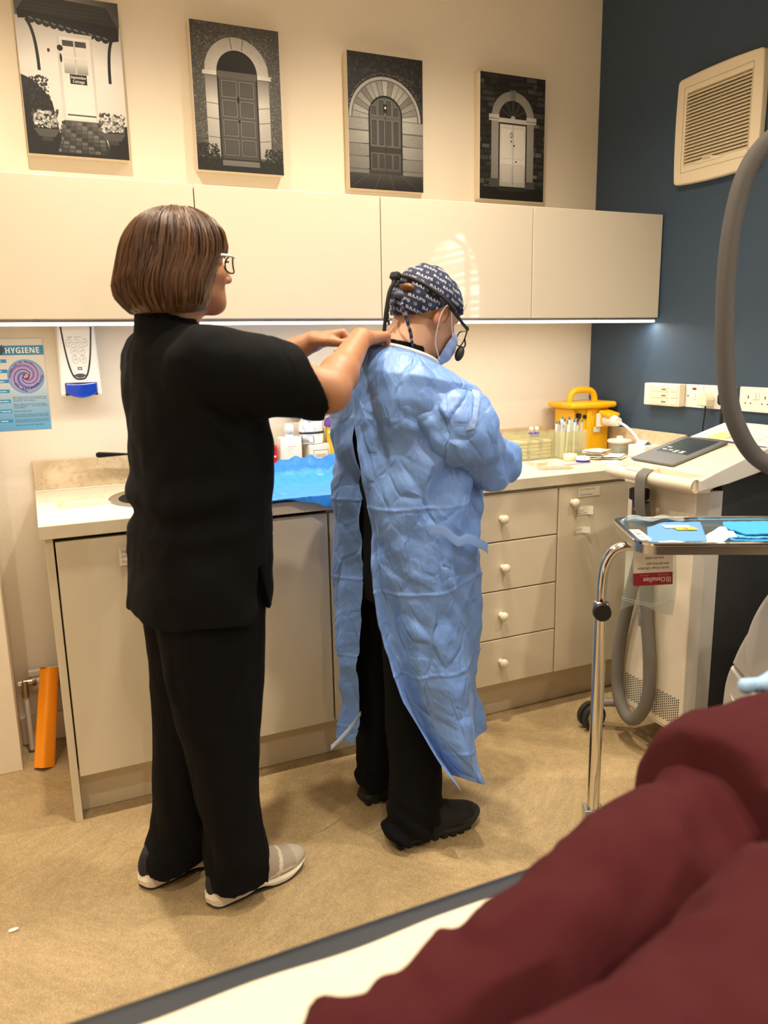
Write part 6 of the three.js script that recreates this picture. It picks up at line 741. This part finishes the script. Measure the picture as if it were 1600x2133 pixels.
  const hg = new THREE.Group(); hg.name = 'cap'; hg.position.copy(hp); hg.quaternion.copy(hq); t.add(hg);
  const capF = (x, y, z) => { const lim = lerp(-0.05, 0.034, smooth(-0.1, 0.03, x)) + 0.006 * smooth(0.07, 0.09, x), band = smooth(0.03, 0.0, y - lim); let d = capBase(x, y, z) + 0.0035 * N3(x * 30, y * 22, z * 30) + 0.0018 * Math.sin(x * 120 + y * 60 + z * 40) * (1 - band) - 0.001 * band; const holeB = ell([-0.118, 0.018, 0.02], [0.03, 0.012, 0.022])(x, y, z); d = Math.max(d, lim - y, -holeB); return d; };
  part('cap_fabric', nets(capF, [-0.14, -0.07, -0.11], [0.12, 0.15, 0.11], 0.0042, { uv: (x, y, z) => [-Math.atan2(z, x) * 0.075, y + 0.02 * Math.sin(z * 12)] }), capMat, hg);
  part('cap_tag', bx(-0.006, 0.036, 0.0, 0.006, 0.052, 0.0015, 0.0004).rotateY(0.25).translate(0.052, 0.0, 0.078), M.white, hg);
  const tie = (pts, w) => thick((u, v) => { const c = new THREE.CatmullRomCurve3(pts.map((p) => V(...p))), p = c.getPoint(v); return [p.x - w * 0.35 * (u - 0.5), p.y, p.z + w * (u - 0.5)]; }, 3, 22, 0.0014, 0.02, 0.14);
  part('cap_tie', tie([[-0.108, -0.012, 0.018], [-0.112, -0.04, 0.034], [-0.094, -0.07, 0.05], [-0.07, -0.1, 0.056], [-0.05, -0.125, 0.052]], 0.015), capMat, hg); part('cap_tie', tie([[-0.11, -0.01, 0.0], [-0.118, -0.035, -0.008], [-0.11, -0.06, -0.012], [-0.1, -0.082, -0.006]], 0.014), capMat, hg); part('cap_bow', [ell1(-0.112, -0.006, 0.008, 0.012, 0.01, 0.016), ell1(-0.108, 0.0, -0.022, 0.01, 0.008, 0.018)], capMat, hg);
  // hair at nape and through the gap of the cap
  const hairF = (x, y, z) => { const an = Math.atan2(z, x); const d = ell([-0.014, 0.02, 0], [0.0955, 0.08, 0.0765])(x, y, z) + 0.002 * N3(an * 40, y * 20, 1); const low = -0.05 + 0.03 * smooth(-0.03, 0.02, x) - 0.018 * smooth(0.05, 0.0, Math.abs(z)) ; return Math.max(d, low - y + 0.006 * N3(an * 30, 1, 2), x - 0.02); };
  part('hair', nets(hairF, [-0.13, -0.08, -0.1], [0.04, 0.12, 0.1], 0.004, { color: (x, y, z) => { const s = 0.5 + 0.5 * N3(Math.atan2(z, x) * 40, y * 12, 3); const f = smooth(-0.035, -0.05, y + 0.01 * N3(x * 60, y * 60, z * 60)); return [lerp(lerp(0.2, 0.42, s), SK[0], f), lerp(lerp(0.09, 0.2, s), SK[1], f), lerp(lerp(0.03, 0.06, s), SK[2], f)]; } }), new THREE.MeshPhysicalMaterial({ color: '#ffffff', vertexColors: true, roughness: 0.5 }), hg);
  part('hair_bun', nets((x, y, z) => ell([-0.1, 0.018, 0.018], [0.018, 0.013, 0.024])(x, y, z) + 0.002 * N3(x * 30, y * 150, z * 20), [-0.14, -0.01, -0.03], [-0.07, 0.05, 0.06], 0.003), phys('#6e431d', 0.5), hg);
  // glasses with light cable, strap, mask
  const eg = new THREE.Group(); eg.name = 'surgical_glasses'; eg.position.copy(hp); eg.quaternion.copy(hq); t.add(eg);
  part('head_strap', [tube([[0.012, 0.012, 0.09], [-0.03, 0.018, 0.092], [-0.075, 0.03, 0.07], [-0.105, 0.04, 0.036], [-0.12, 0.044, 0.0], [-0.108, 0.042, -0.04], [-0.06, 0.03, -0.08], [0.0, 0.015, -0.09]], 0.005, 70, 8)], M.rubber, eg);
  part('strap_toggle', [new RoundedBoxGeometry(0.02, 0.02, 0.03, 2, 0.006).translate(-0.128, 0.04, -0.012)], M.rubber, eg);
  part('cable', tube([[-0.124, 0.04, -0.006], [-0.131, 0.0, -0.01], [-0.118, -0.05, -0.014], [-0.098, -0.095, -0.02], [-0.082, -0.13, -0.024]], 0.0052, 40, 8), M.rubber, eg);
  for (const s of [1, -1]) { part('temple', tube([[0.0, 0.014, s * 0.084], [0.03, 0.008, s * 0.083], [0.07, 0.004, s * 0.075], [0.1, 0.004, s * 0.066]], 0.0045, 24, 8), M.black, eg); part('rim', tube([[0.1, 0.012, s * 0.064], [0.122, 0.012, s * 0.04], [0.126, 0.01, s * 0.012], [0.122, -0.02, s * 0.014], [0.12, -0.034, s * 0.036], [0.106, -0.022, s * 0.06]], 0.0018, 40, 8, true), M.black, eg); part('lens', new THREE.CircleGeometry(0.026, 24).scale(1, 0.8, 1).rotateY(Math.PI / 2 - s * 0.35).translate(0.114, -0.01, s * 0.038), phys('#ffffff', 0.02, { transmission: 1, thickness: 0, side: THREE.DoubleSide }), eg); }
  part('headlight', [nets((x, y, z) => ell([0, 0, 0], [0.012, 0.022, 0.012])(x, y, z), [-0.015, -0.025, -0.015], [0.015, 0.025, 0.015], 0.003).translate(0.108, -0.062, 0.058), tube([[0.104, -0.02, 0.062], [0.116, -0.034, 0.06], [0.11, -0.05, 0.058]], 0.0022, 14, 6)], M.black, eg);
  const mk = new THREE.Group(); mk.name = 'face_mask'; mk.position.copy(hp); mk.quaternion.copy(hq); t.add(mk);
  part('mask_sheet', nets((x, y, z) => { const d = Math.abs(blend([ell([0.034, -0.03, 0], [0.07, 0.088, 0.068]), ell([0.085, -0.05, 0], [0.04, 0.05, 0.04])], 0.03)(x, y, z)) - 0.0016 + 0.0012 * Math.sin(y * 260) * 0.5; return Math.max(d, 0.048 - x + 0.25 * Math.abs(y + 0.065) , y + 0.022, -0.122 - y); }, [0.02, -0.14, -0.09], [0.15, 0.0, 0.09], 0.0028), std('#a9c0ee', 0.8), mk);
  for (const s of [1, -1]) part('ear_loop', tube([[0.056, -0.035, s * 0.064], [0.03, -0.012, s * 0.074], [0.004, 0.018, s * 0.08], [-0.014, 0.012, s * 0.083], [-0.02, -0.02, s * 0.08], [0.01, -0.075, s * 0.06], [0.052, -0.105, s * 0.05]], 0.0014, 40, 6), M.white, mk);
  // gown: body sheet open at the back
  const rings = [[1.35, [[-0.07, -0.045], [-0.045, -0.075], [0.01, -0.085], [0.066, -0.05], [0.084, 0], [0.066, 0.052], [0.01, 0.088], [-0.055, 0.072], [-0.09, 0.016]]],
    [1.322, [[-0.108, 0.0], [-0.09, -0.1], [0, -0.135], [0.08, -0.085], [0.108, 0], [0.095, 0.105], [0.004, 0.15], [-0.085, 0.108], [-0.128, 0.012]]],
    [1.282, [[-0.138, 0.005], [-0.125, -0.13], [0, -0.185], [0.1, -0.12], [0.138, 0], [0.118, 0.145], [0.008, 0.196], [-0.118, 0.138], [-0.158, 0.012]]],
    [1.2, [[-0.152, 0.008], [-0.16, -0.12], [0, -0.212], [0.125, -0.14], [0.168, 0], [0.138, 0.155], [0, 0.207], [-0.132, 0.155], [-0.168, 0.022]]],
    [1.05, [[-0.155, 0.008], [-0.178, -0.1], [-0.01, -0.218], [0.13, -0.15], [0.178, 0], [0.138, 0.14], [0, 0.202], [-0.128, 0.165], [-0.158, 0.058]]],
    [0.85, [[-0.15, 0.0], [-0.182, -0.09], [-0.01, -0.218], [0.13, -0.15], [0.178, 0], [0.146, 0.13], [0.0, 0.208], [-0.122, 0.178], [-0.156, 0.078]]],
    [0.65, [[-0.155, -0.004], [-0.178, -0.09], [-0.01, -0.215], [0.13, -0.15], [0.172, 0], [0.142, 0.13], [0.0, 0.212], [-0.112, 0.188], [-0.15, 0.1]]],
    [0.45, [[-0.158, -0.01], [-0.17, -0.09], [-0.01, -0.21], [0.13, -0.15], [0.168, 0], [0.14, 0.135], [0.012, 0.216], [-0.075, 0.205], [-0.115, 0.15]]],
    [0.3, [[-0.165, -0.02], [-0.172, -0.09], [-0.01, -0.205], [0.13, -0.15], [0.168, 0], [0.15, 0.135], [0.04, 0.226], [-0.02, 0.226], [-0.052, 0.196]]],
    [0.17, [[-0.19, -0.04], [-0.175, -0.09], [-0.01, -0.2], [0.13, -0.15], [0.172, 0], [0.17, 0.14], [0.08, 0.232], [0.03, 0.24], [0.005, 0.222]]]];
  const ringCurves = rings.map(([y, p]) => new THREE.CatmullRomCurve3(p.map(([x, z]) => V(x, 0, z)))), ringY = rings.map((q) => q[0]);
  const ringAt = (s, y) => { let i = 0; while (i < ringY.length - 2 && y < ringY[i + 1]) i++; const q = clamp((y - ringY[i]) / (ringY[i + 1] - ringY[i]), 0, 1.3), T = q, g0 = ringCurves[Math.max(0, i - 1)].getPoint(s), g1 = ringCurves[i].getPoint(s), g2 = ringCurves[i + 1].getPoint(s), g3 = ringCurves[Math.min(ringCurves.length - 1, i + 2)].getPoint(s); const cr = (a, b, c, d) => b + 0.5 * T * (c - a + T * (2 * a - 5 * b + 4 * c - d + T * (3 * (b - c) + d - a))); return [lerp(g1.x, g2.x, T) * 0.4 + 0.6 * cr(g0.x, g1.x, g2.x, g3.x), lerp(g1.z, g2.z, T) * 0.4 + 0.6 * cr(g0.z, g1.z, g2.z, g3.z)]; };
  const crG0 = crumpler(54, 4, 7, 15), crG = (x, y, z) => crG0(x, y * 0.6, z), crF = crumpler(57, 5, 20, 44);
  const hem = (s) => 0.235 + 0.03 * Math.sin(s * 14) - 0.055 * smooth(0.86, 1, s) + 0.015 * smooth(0.1, 0, s);
  const gownP = (s, v) => {
    const yy = lerp(1.35, hem(s), v), [x, z] = ringAt(s, yy), y = yy - 0.34 * (x + 0.04) * smooth(0.13, 0, v), l = Math.hypot(x + 0.01, z) || 1, nx = (x + 0.01) / l, nz = z / l, low = smooth(0.08, 0.35, v);
    const pleat = 0.013 * low * Math.sin(s * 34 + 2.2 * N3(s * 3, y * 1.5, 0) * 2) * (0.6 + 0.6 * smooth(0.4, 0.9, v)), drag = 0.012 * smooth(0.03, 0.25, v) * smooth(0.62, 0.3, v) * Math.sin((y * 0.8 - x * 1.2 + z) * 30 + 3 * N3(x * 4, y * 4, z * 4));
    let o = pleat + drag + (crG(x, y, z) * 0.042 + crF(x, y, z) * 0.016) * smooth(0.0, 0.12, v); const seamH = Math.abs(((y + 0.03) % 0.22) - 0.11) ; o += 0.003 * smooth(0.006, 0, seamH) * low;
    if (v > 0.9) o += 0.02 * smooth(0.9, 1, v) * Math.sin(s * 26);
    const edgeCurl = 0.02 * smooth(0.965, 1, s) * low; 
    return [x + nx * o - edgeCurl * 0.4, y + 0.004 * Math.sin(s * 40) * v, z + nz * o + edgeCurl];
  };
  const gownMat = phys('#6c92d4', 0.46, { side: THREE.DoubleSide, sheen: 0.35, sheenColor: new THREE.Color(0.7, 0.75, 0.85), sheenRoughness: 0.5, bumpMap: rep(TX.crinkle, 2.6, 2.6), bumpScale: 0.03 });
  const gown = new THREE.Group(); gown.name = 'gown'; t.add(gown);
  part('gown_body', sheet(gownP, 420, 300, 1.2, 1.15), gownMat, gown);
  const sleeve = (s, e, w, side) => { const mid = [lerp(s[0], e[0], 0.5) - 0.032, lerp(s[1], e[1], 0.5) - 0.004, lerp(s[2], e[2], 0.5) + side * 0.012], f = chain([[s[0] - 0.03, s[1] - 0.025, s[2] - side * 0.044, 0.066], [...mid, 0.088], [e[0] + 0.01, e[1] - 0.005, e[2], 0.06], [lerp(e[0], w[0], 0.55), lerp(e[1], w[1], 0.55) - 0.01, lerp(e[2], w[2], 0.55), 0.056], [...w, 0.036]], 0.04); return (x, y, z) => f(x, y, z) + crG0(x * 1.3, y * 1.3, z * 1.3) * 0.036 + crF(x, y, z) * 0.02 + 0.004 * N3(x * 9, y * 9, z * 9); };
  part('sleeve', nets(sleeve(sR, eR, wR, 1), [-0.15, 0.95, -0.12], [0.4, 1.38, 0.3], 0.0042), gownMat, gown); part('sleeve', nets(sleeve(sL, eL, wL, -1), [-0.15, 0.95, -0.32], [0.4, 1.38, 0.1], 0.007), gownMat, gown);
  const trim = []; for (let k = 0; k <= 30; k++) { const p = gownP(k / 30, 0); trim.push([p[0], p[1], p[2]]); } part('neck_binding', tube(trim, 0.0055, 90, 8), std('#e9e6e2', 0.7), gown);
  { const sf = sleeve(sR, eR, wR, 1), strip = (off) => thick((u, v) => { const c = [lerp(0.075, -0.01, v) + off + 0.018 * (u - 0.5), lerp(1.262, 1.115, v), lerp(0.12, 0.15, v)], d = [0.12, 0.34, 0.93]; let k = 0; while (k < 0.16 && Math.min(sf(c[0] + d[0] * k, c[1] + d[1] * k, c[2] + d[2] * k), 9) < 0.001) k += 0.003; k += 0.0015; return [c[0] + d[0] * k, c[1] + d[1] * k, c[2] + d[2] * k]; }, 4, 30, 0.0012); part('seam_tape', strip(0.012), std('#86a4da', 0.4, { side: THREE.DoubleSide }), gown); }
  // raglan seam band, waist ties
  const ribbon = (pts, w, up = [0, 1, 0]) => { const c = new THREE.CatmullRomCurve3(pts.map((p) => V(...p))); return thick((u, v) => { const p = c.getPoint(v); return [p.x + up[0] * w * (u - 0.5), p.y + up[1] * w * (u - 0.5), p.z + up[2] * w * (u - 0.5)]; }, 3, 40, 0.0012); };
  part('waist_tie', ribbon([[-0.075, 0.915, 0.224], [-0.04, 0.908, 0.236], [0.0, 0.878, 0.242], [0.03, 0.88, 0.238], [0.08, 0.858, 0.222], [0.13, 0.832, 0.19], [0.17, 0.81, 0.14]], 0.026), std('#7b9edb', 0.5, { side: THREE.DoubleSide }), gown);
  part('waist_tie', ribbon([[-0.15, 0.345, -0.02], [-0.19, 0.325, 0.0], [-0.235, 0.3, 0.01], [-0.262, 0.285, 0.012]], 0.014), std('#b9cbee', 0.6, { side: THREE.DoubleSide }), gown);
}
function ell1(x, y, z, a, b, c) { return new THREE.SphereGeometry(1, 18, 12).scale(a, b, c).translate(x, y, z); }
// ------------------------------------------------------------------ patient lying on the couch, legs towards the left
{
  const t = thing('person', 'patient in maroon clothes lying on the couch in the foreground', 'person', [0.6, 0.605, 2.3]);
  const b = [0.6, 0.605, 2.3], L = (x, y, z, r) => [x - b[0], y - b[1], z - b[2], r];
  const far = chain([L(1.02, 0.75, 2.2, 0.13), L(0.62, 0.715, 2.235, 0.094), L(0.24, 0.675, 2.305, 0.07), L(-0.15, 0.66, 2.36, 0.055)], 0.04), near = chain([L(1.02, 0.75, 2.44, 0.135), L(0.62, 0.775, 2.475, 0.118), L(0.27, 0.79, 2.53, 0.092), L(-0.12, 0.672, 2.53, 0.055)], 0.04);
  const torso = chain([L(0.98, 0.76, 2.32, 0.15), L(1.2, 0.88, 2.32, 0.155), L(1.45, 1.06, 2.32, 0.15)], 0.05);
  const cr = crumpler(61, 7, 6, 16);
  const fold = (x, y, z, a) => { const w = 0.25 * N3(x * 4, y * 4, z * 4), q = (x * 0.8 + z * 0.9 - y * 0.5) * 9 + w * 9, k = smooth(0.15, -0.25, N3(x * 3 + 2, y * 3, z * 3)); return a * (0.35 * N3(x * 5, y * 5, z * 5) + (Math.abs(Math.sin(q)) - 0.5) * (0.2 + 0.55 * k) + 0.55 * Math.abs(N3(x * 16 + z * 8, y * 6, z * 16))) + a * 0.55 * cr(x * 1.6, y * 1.6, z * 1.6); };
  const cloth = phys('#481a1e', 0.9, { specularIntensity: 0.3, bumpMap: rep(TX.cloth, 26, 26), bumpScale: 0.0004 });
  const pants = (x, y, z) => Math.max(smin(Math.min(far(x, y, z), 9), near(x, y, z), 0.025) + fold(x, y, z, 0.026), 0.004 - y);
  part('trousers', nets(pants, [-0.8, 0.0, -0.28], [0.52, 0.36, 0.36], 0.007), cloth, t);
  const armN = chain([L(1.36, 1.02, 2.55, 0.065), L(1.24, 0.84, 2.6, 0.055), L(1.14, 0.79, 2.5, 0.045)], 0.03), armF = chain([L(1.36, 1.02, 2.09, 0.065), L(1.26, 0.86, 2.06, 0.055), L(1.17, 0.92, 2.2, 0.045)], 0.03);
  const jumper = (x, y, z) => { const wide = blend([chain([L(0.8, 0.75, 2.22, 0.142), L(1.05, 0.77, 2.24, 0.15)]), chain([L(0.82, 0.76, 2.43, 0.142), L(1.05, 0.78, 2.4, 0.15)]), torso, armN, armF], 0.05); return Math.max(wide(x, y, z) + fold(x, y, z, 0.018), 0.006 - y, L(0.73, 0, 0)[0] - x + 0.12 * (y - 0.1) + 0.02 * N3(z * 12, 1, 2)); };
  part('jumper', nets(jumper, [0.08, 0.0, -0.36], [1.05, 0.68, 0.42], 0.011), cloth, t);
  const SK = [0.6, 0.37, 0.26], hq = new THREE.Quaternion().setFromEuler(new THREE.Euler(0, Math.PI, 0.7, 'YXZ')), iv = hq.clone().invert(), hp = V(1.56 - b[0], 1.24 - b[1], 0.02), q = V(0, 0, 0), head = headField(), fc = faceColor(SK, [0.42, 0.15, 0.12], [0.15, 0.09, 0.05]);
  const hN = handField([1.12 - b[0], 0.8 - b[1], 2.49 - b[2]], [-0.8, -0.1, -0.6], [0, -1, 0.1], [-0.5, 0.1, 0.8], [[0.3, 0.4, 0.3], [0.3, 0.4, 0.3], [0.3, 0.4, 0.3], [0.35, 0.4, 0.3]], [[0.04, 0.04, 0.008], [0.068, 0.05, 0.014], [0.092, 0.05, 0.02]]), hF = handField([1.16 - b[0], 0.93 - b[1], 2.22 - b[2]], [-0.7, 0.0, 0.7], [0, -1, 0], [-0.6, 0.1, -0.7], [[0.3, 0.4, 0.3], [0.3, 0.4, 0.3], [0.3, 0.4, 0.3], [0.35, 0.4, 0.3]], [[0.04, 0.04, 0.008], [0.068, 0.05, 0.014], [0.092, 0.05, 0.02]]);
  const inner = blend([chain([L(0.98, 0.73, 2.22, 0.06), L(0.24, 0.66, 2.325, 0.022), L(-0.2, 0.645, 2.39, 0.03)]), chain([L(0.98, 0.73, 2.43, 0.06), L(0.27, 0.77, 2.52, 0.035), L(-0.18, 0.65, 2.53, 0.03)]), chain([L(0.98, 0.76, 2.32, 0.1), L(1.42, 1.05, 2.32, 0.1), L(1.5, 1.13, 2.32, 0.055)])], 0.03), feet = blend([chain([L(-0.2, 0.65, 2.39, 0.036), L(-0.27, 0.76, 2.39, 0.03)]), chain([L(-0.18, 0.655, 2.53, 0.036), L(-0.25, 0.76, 2.53, 0.03)])], 0.01);
  const tone = skinTone(SK);
  part('body', joinSkin([nets((x, y, z) => { q.set(x - hp.x, y - hp.y, z - hp.z).applyQuaternion(iv); return head(q.x, q.y, q.z); }, [0.78, 0.46, -0.12], [1.12, 0.82, 0.16], 0.004, { color: (x, y, z) => { q.set(x - hp.x, y - hp.y, z - hp.z).applyQuaternion(iv); return fc(q.x, q.y, q.z); } }), nets((x, y, z) => Math.min(inner(x, y, z), feet(x, y, z)), [-0.95, 0.0, -0.25], [0.98, 0.66, 0.35], 0.014, { color: tone }), nets(hN, [0.36, 0.1, 0.05], [0.58, 0.28, 0.3], 0.004, { color: tone }), nets(hF, [0.37, 0.24, -0.16], [0.63, 0.42, 0.1], 0.004, { color: tone })]), skinMat(0.5), t);
  const hr = part('hair', nets((x, y, z) => { q.set(x - hp.x, y - hp.y, z - hp.z).applyQuaternion(iv); const e = ell([-0.025, 0.03, 0], [0.1, 0.1, 0.09])(q.x, q.y, q.z) + 0.003 * N3(Math.atan2(q.z, q.y) * 20, q.x * 10, 1); return Math.max(e, q.x - 0.055 - q.y * 0.3); }, [0.78, 0.42, -0.14], [1.14, 0.84, 0.18], 0.006), phys('#3a2a1e', 0.5), t);
  single('glove', nets((x, y, z) => chain([[0, 0, 0, 0.01], [0.05, 0.003, 0.01, 0.013], [0.11, 0, 0.0, 0.01]])(x, y, z) + crumpB(x, y, z) * 0.014, [-0.04, -0.04, -0.05], [0.15, 0.05, 0.05], 0.004), std('#9cc4ea', 0.6), 'crumpled pale blue disposable glove beside the patient at the right edge', 'glove').position.set(0.912, 0.868, 2.12);
}
renderer.render(scene, camera);
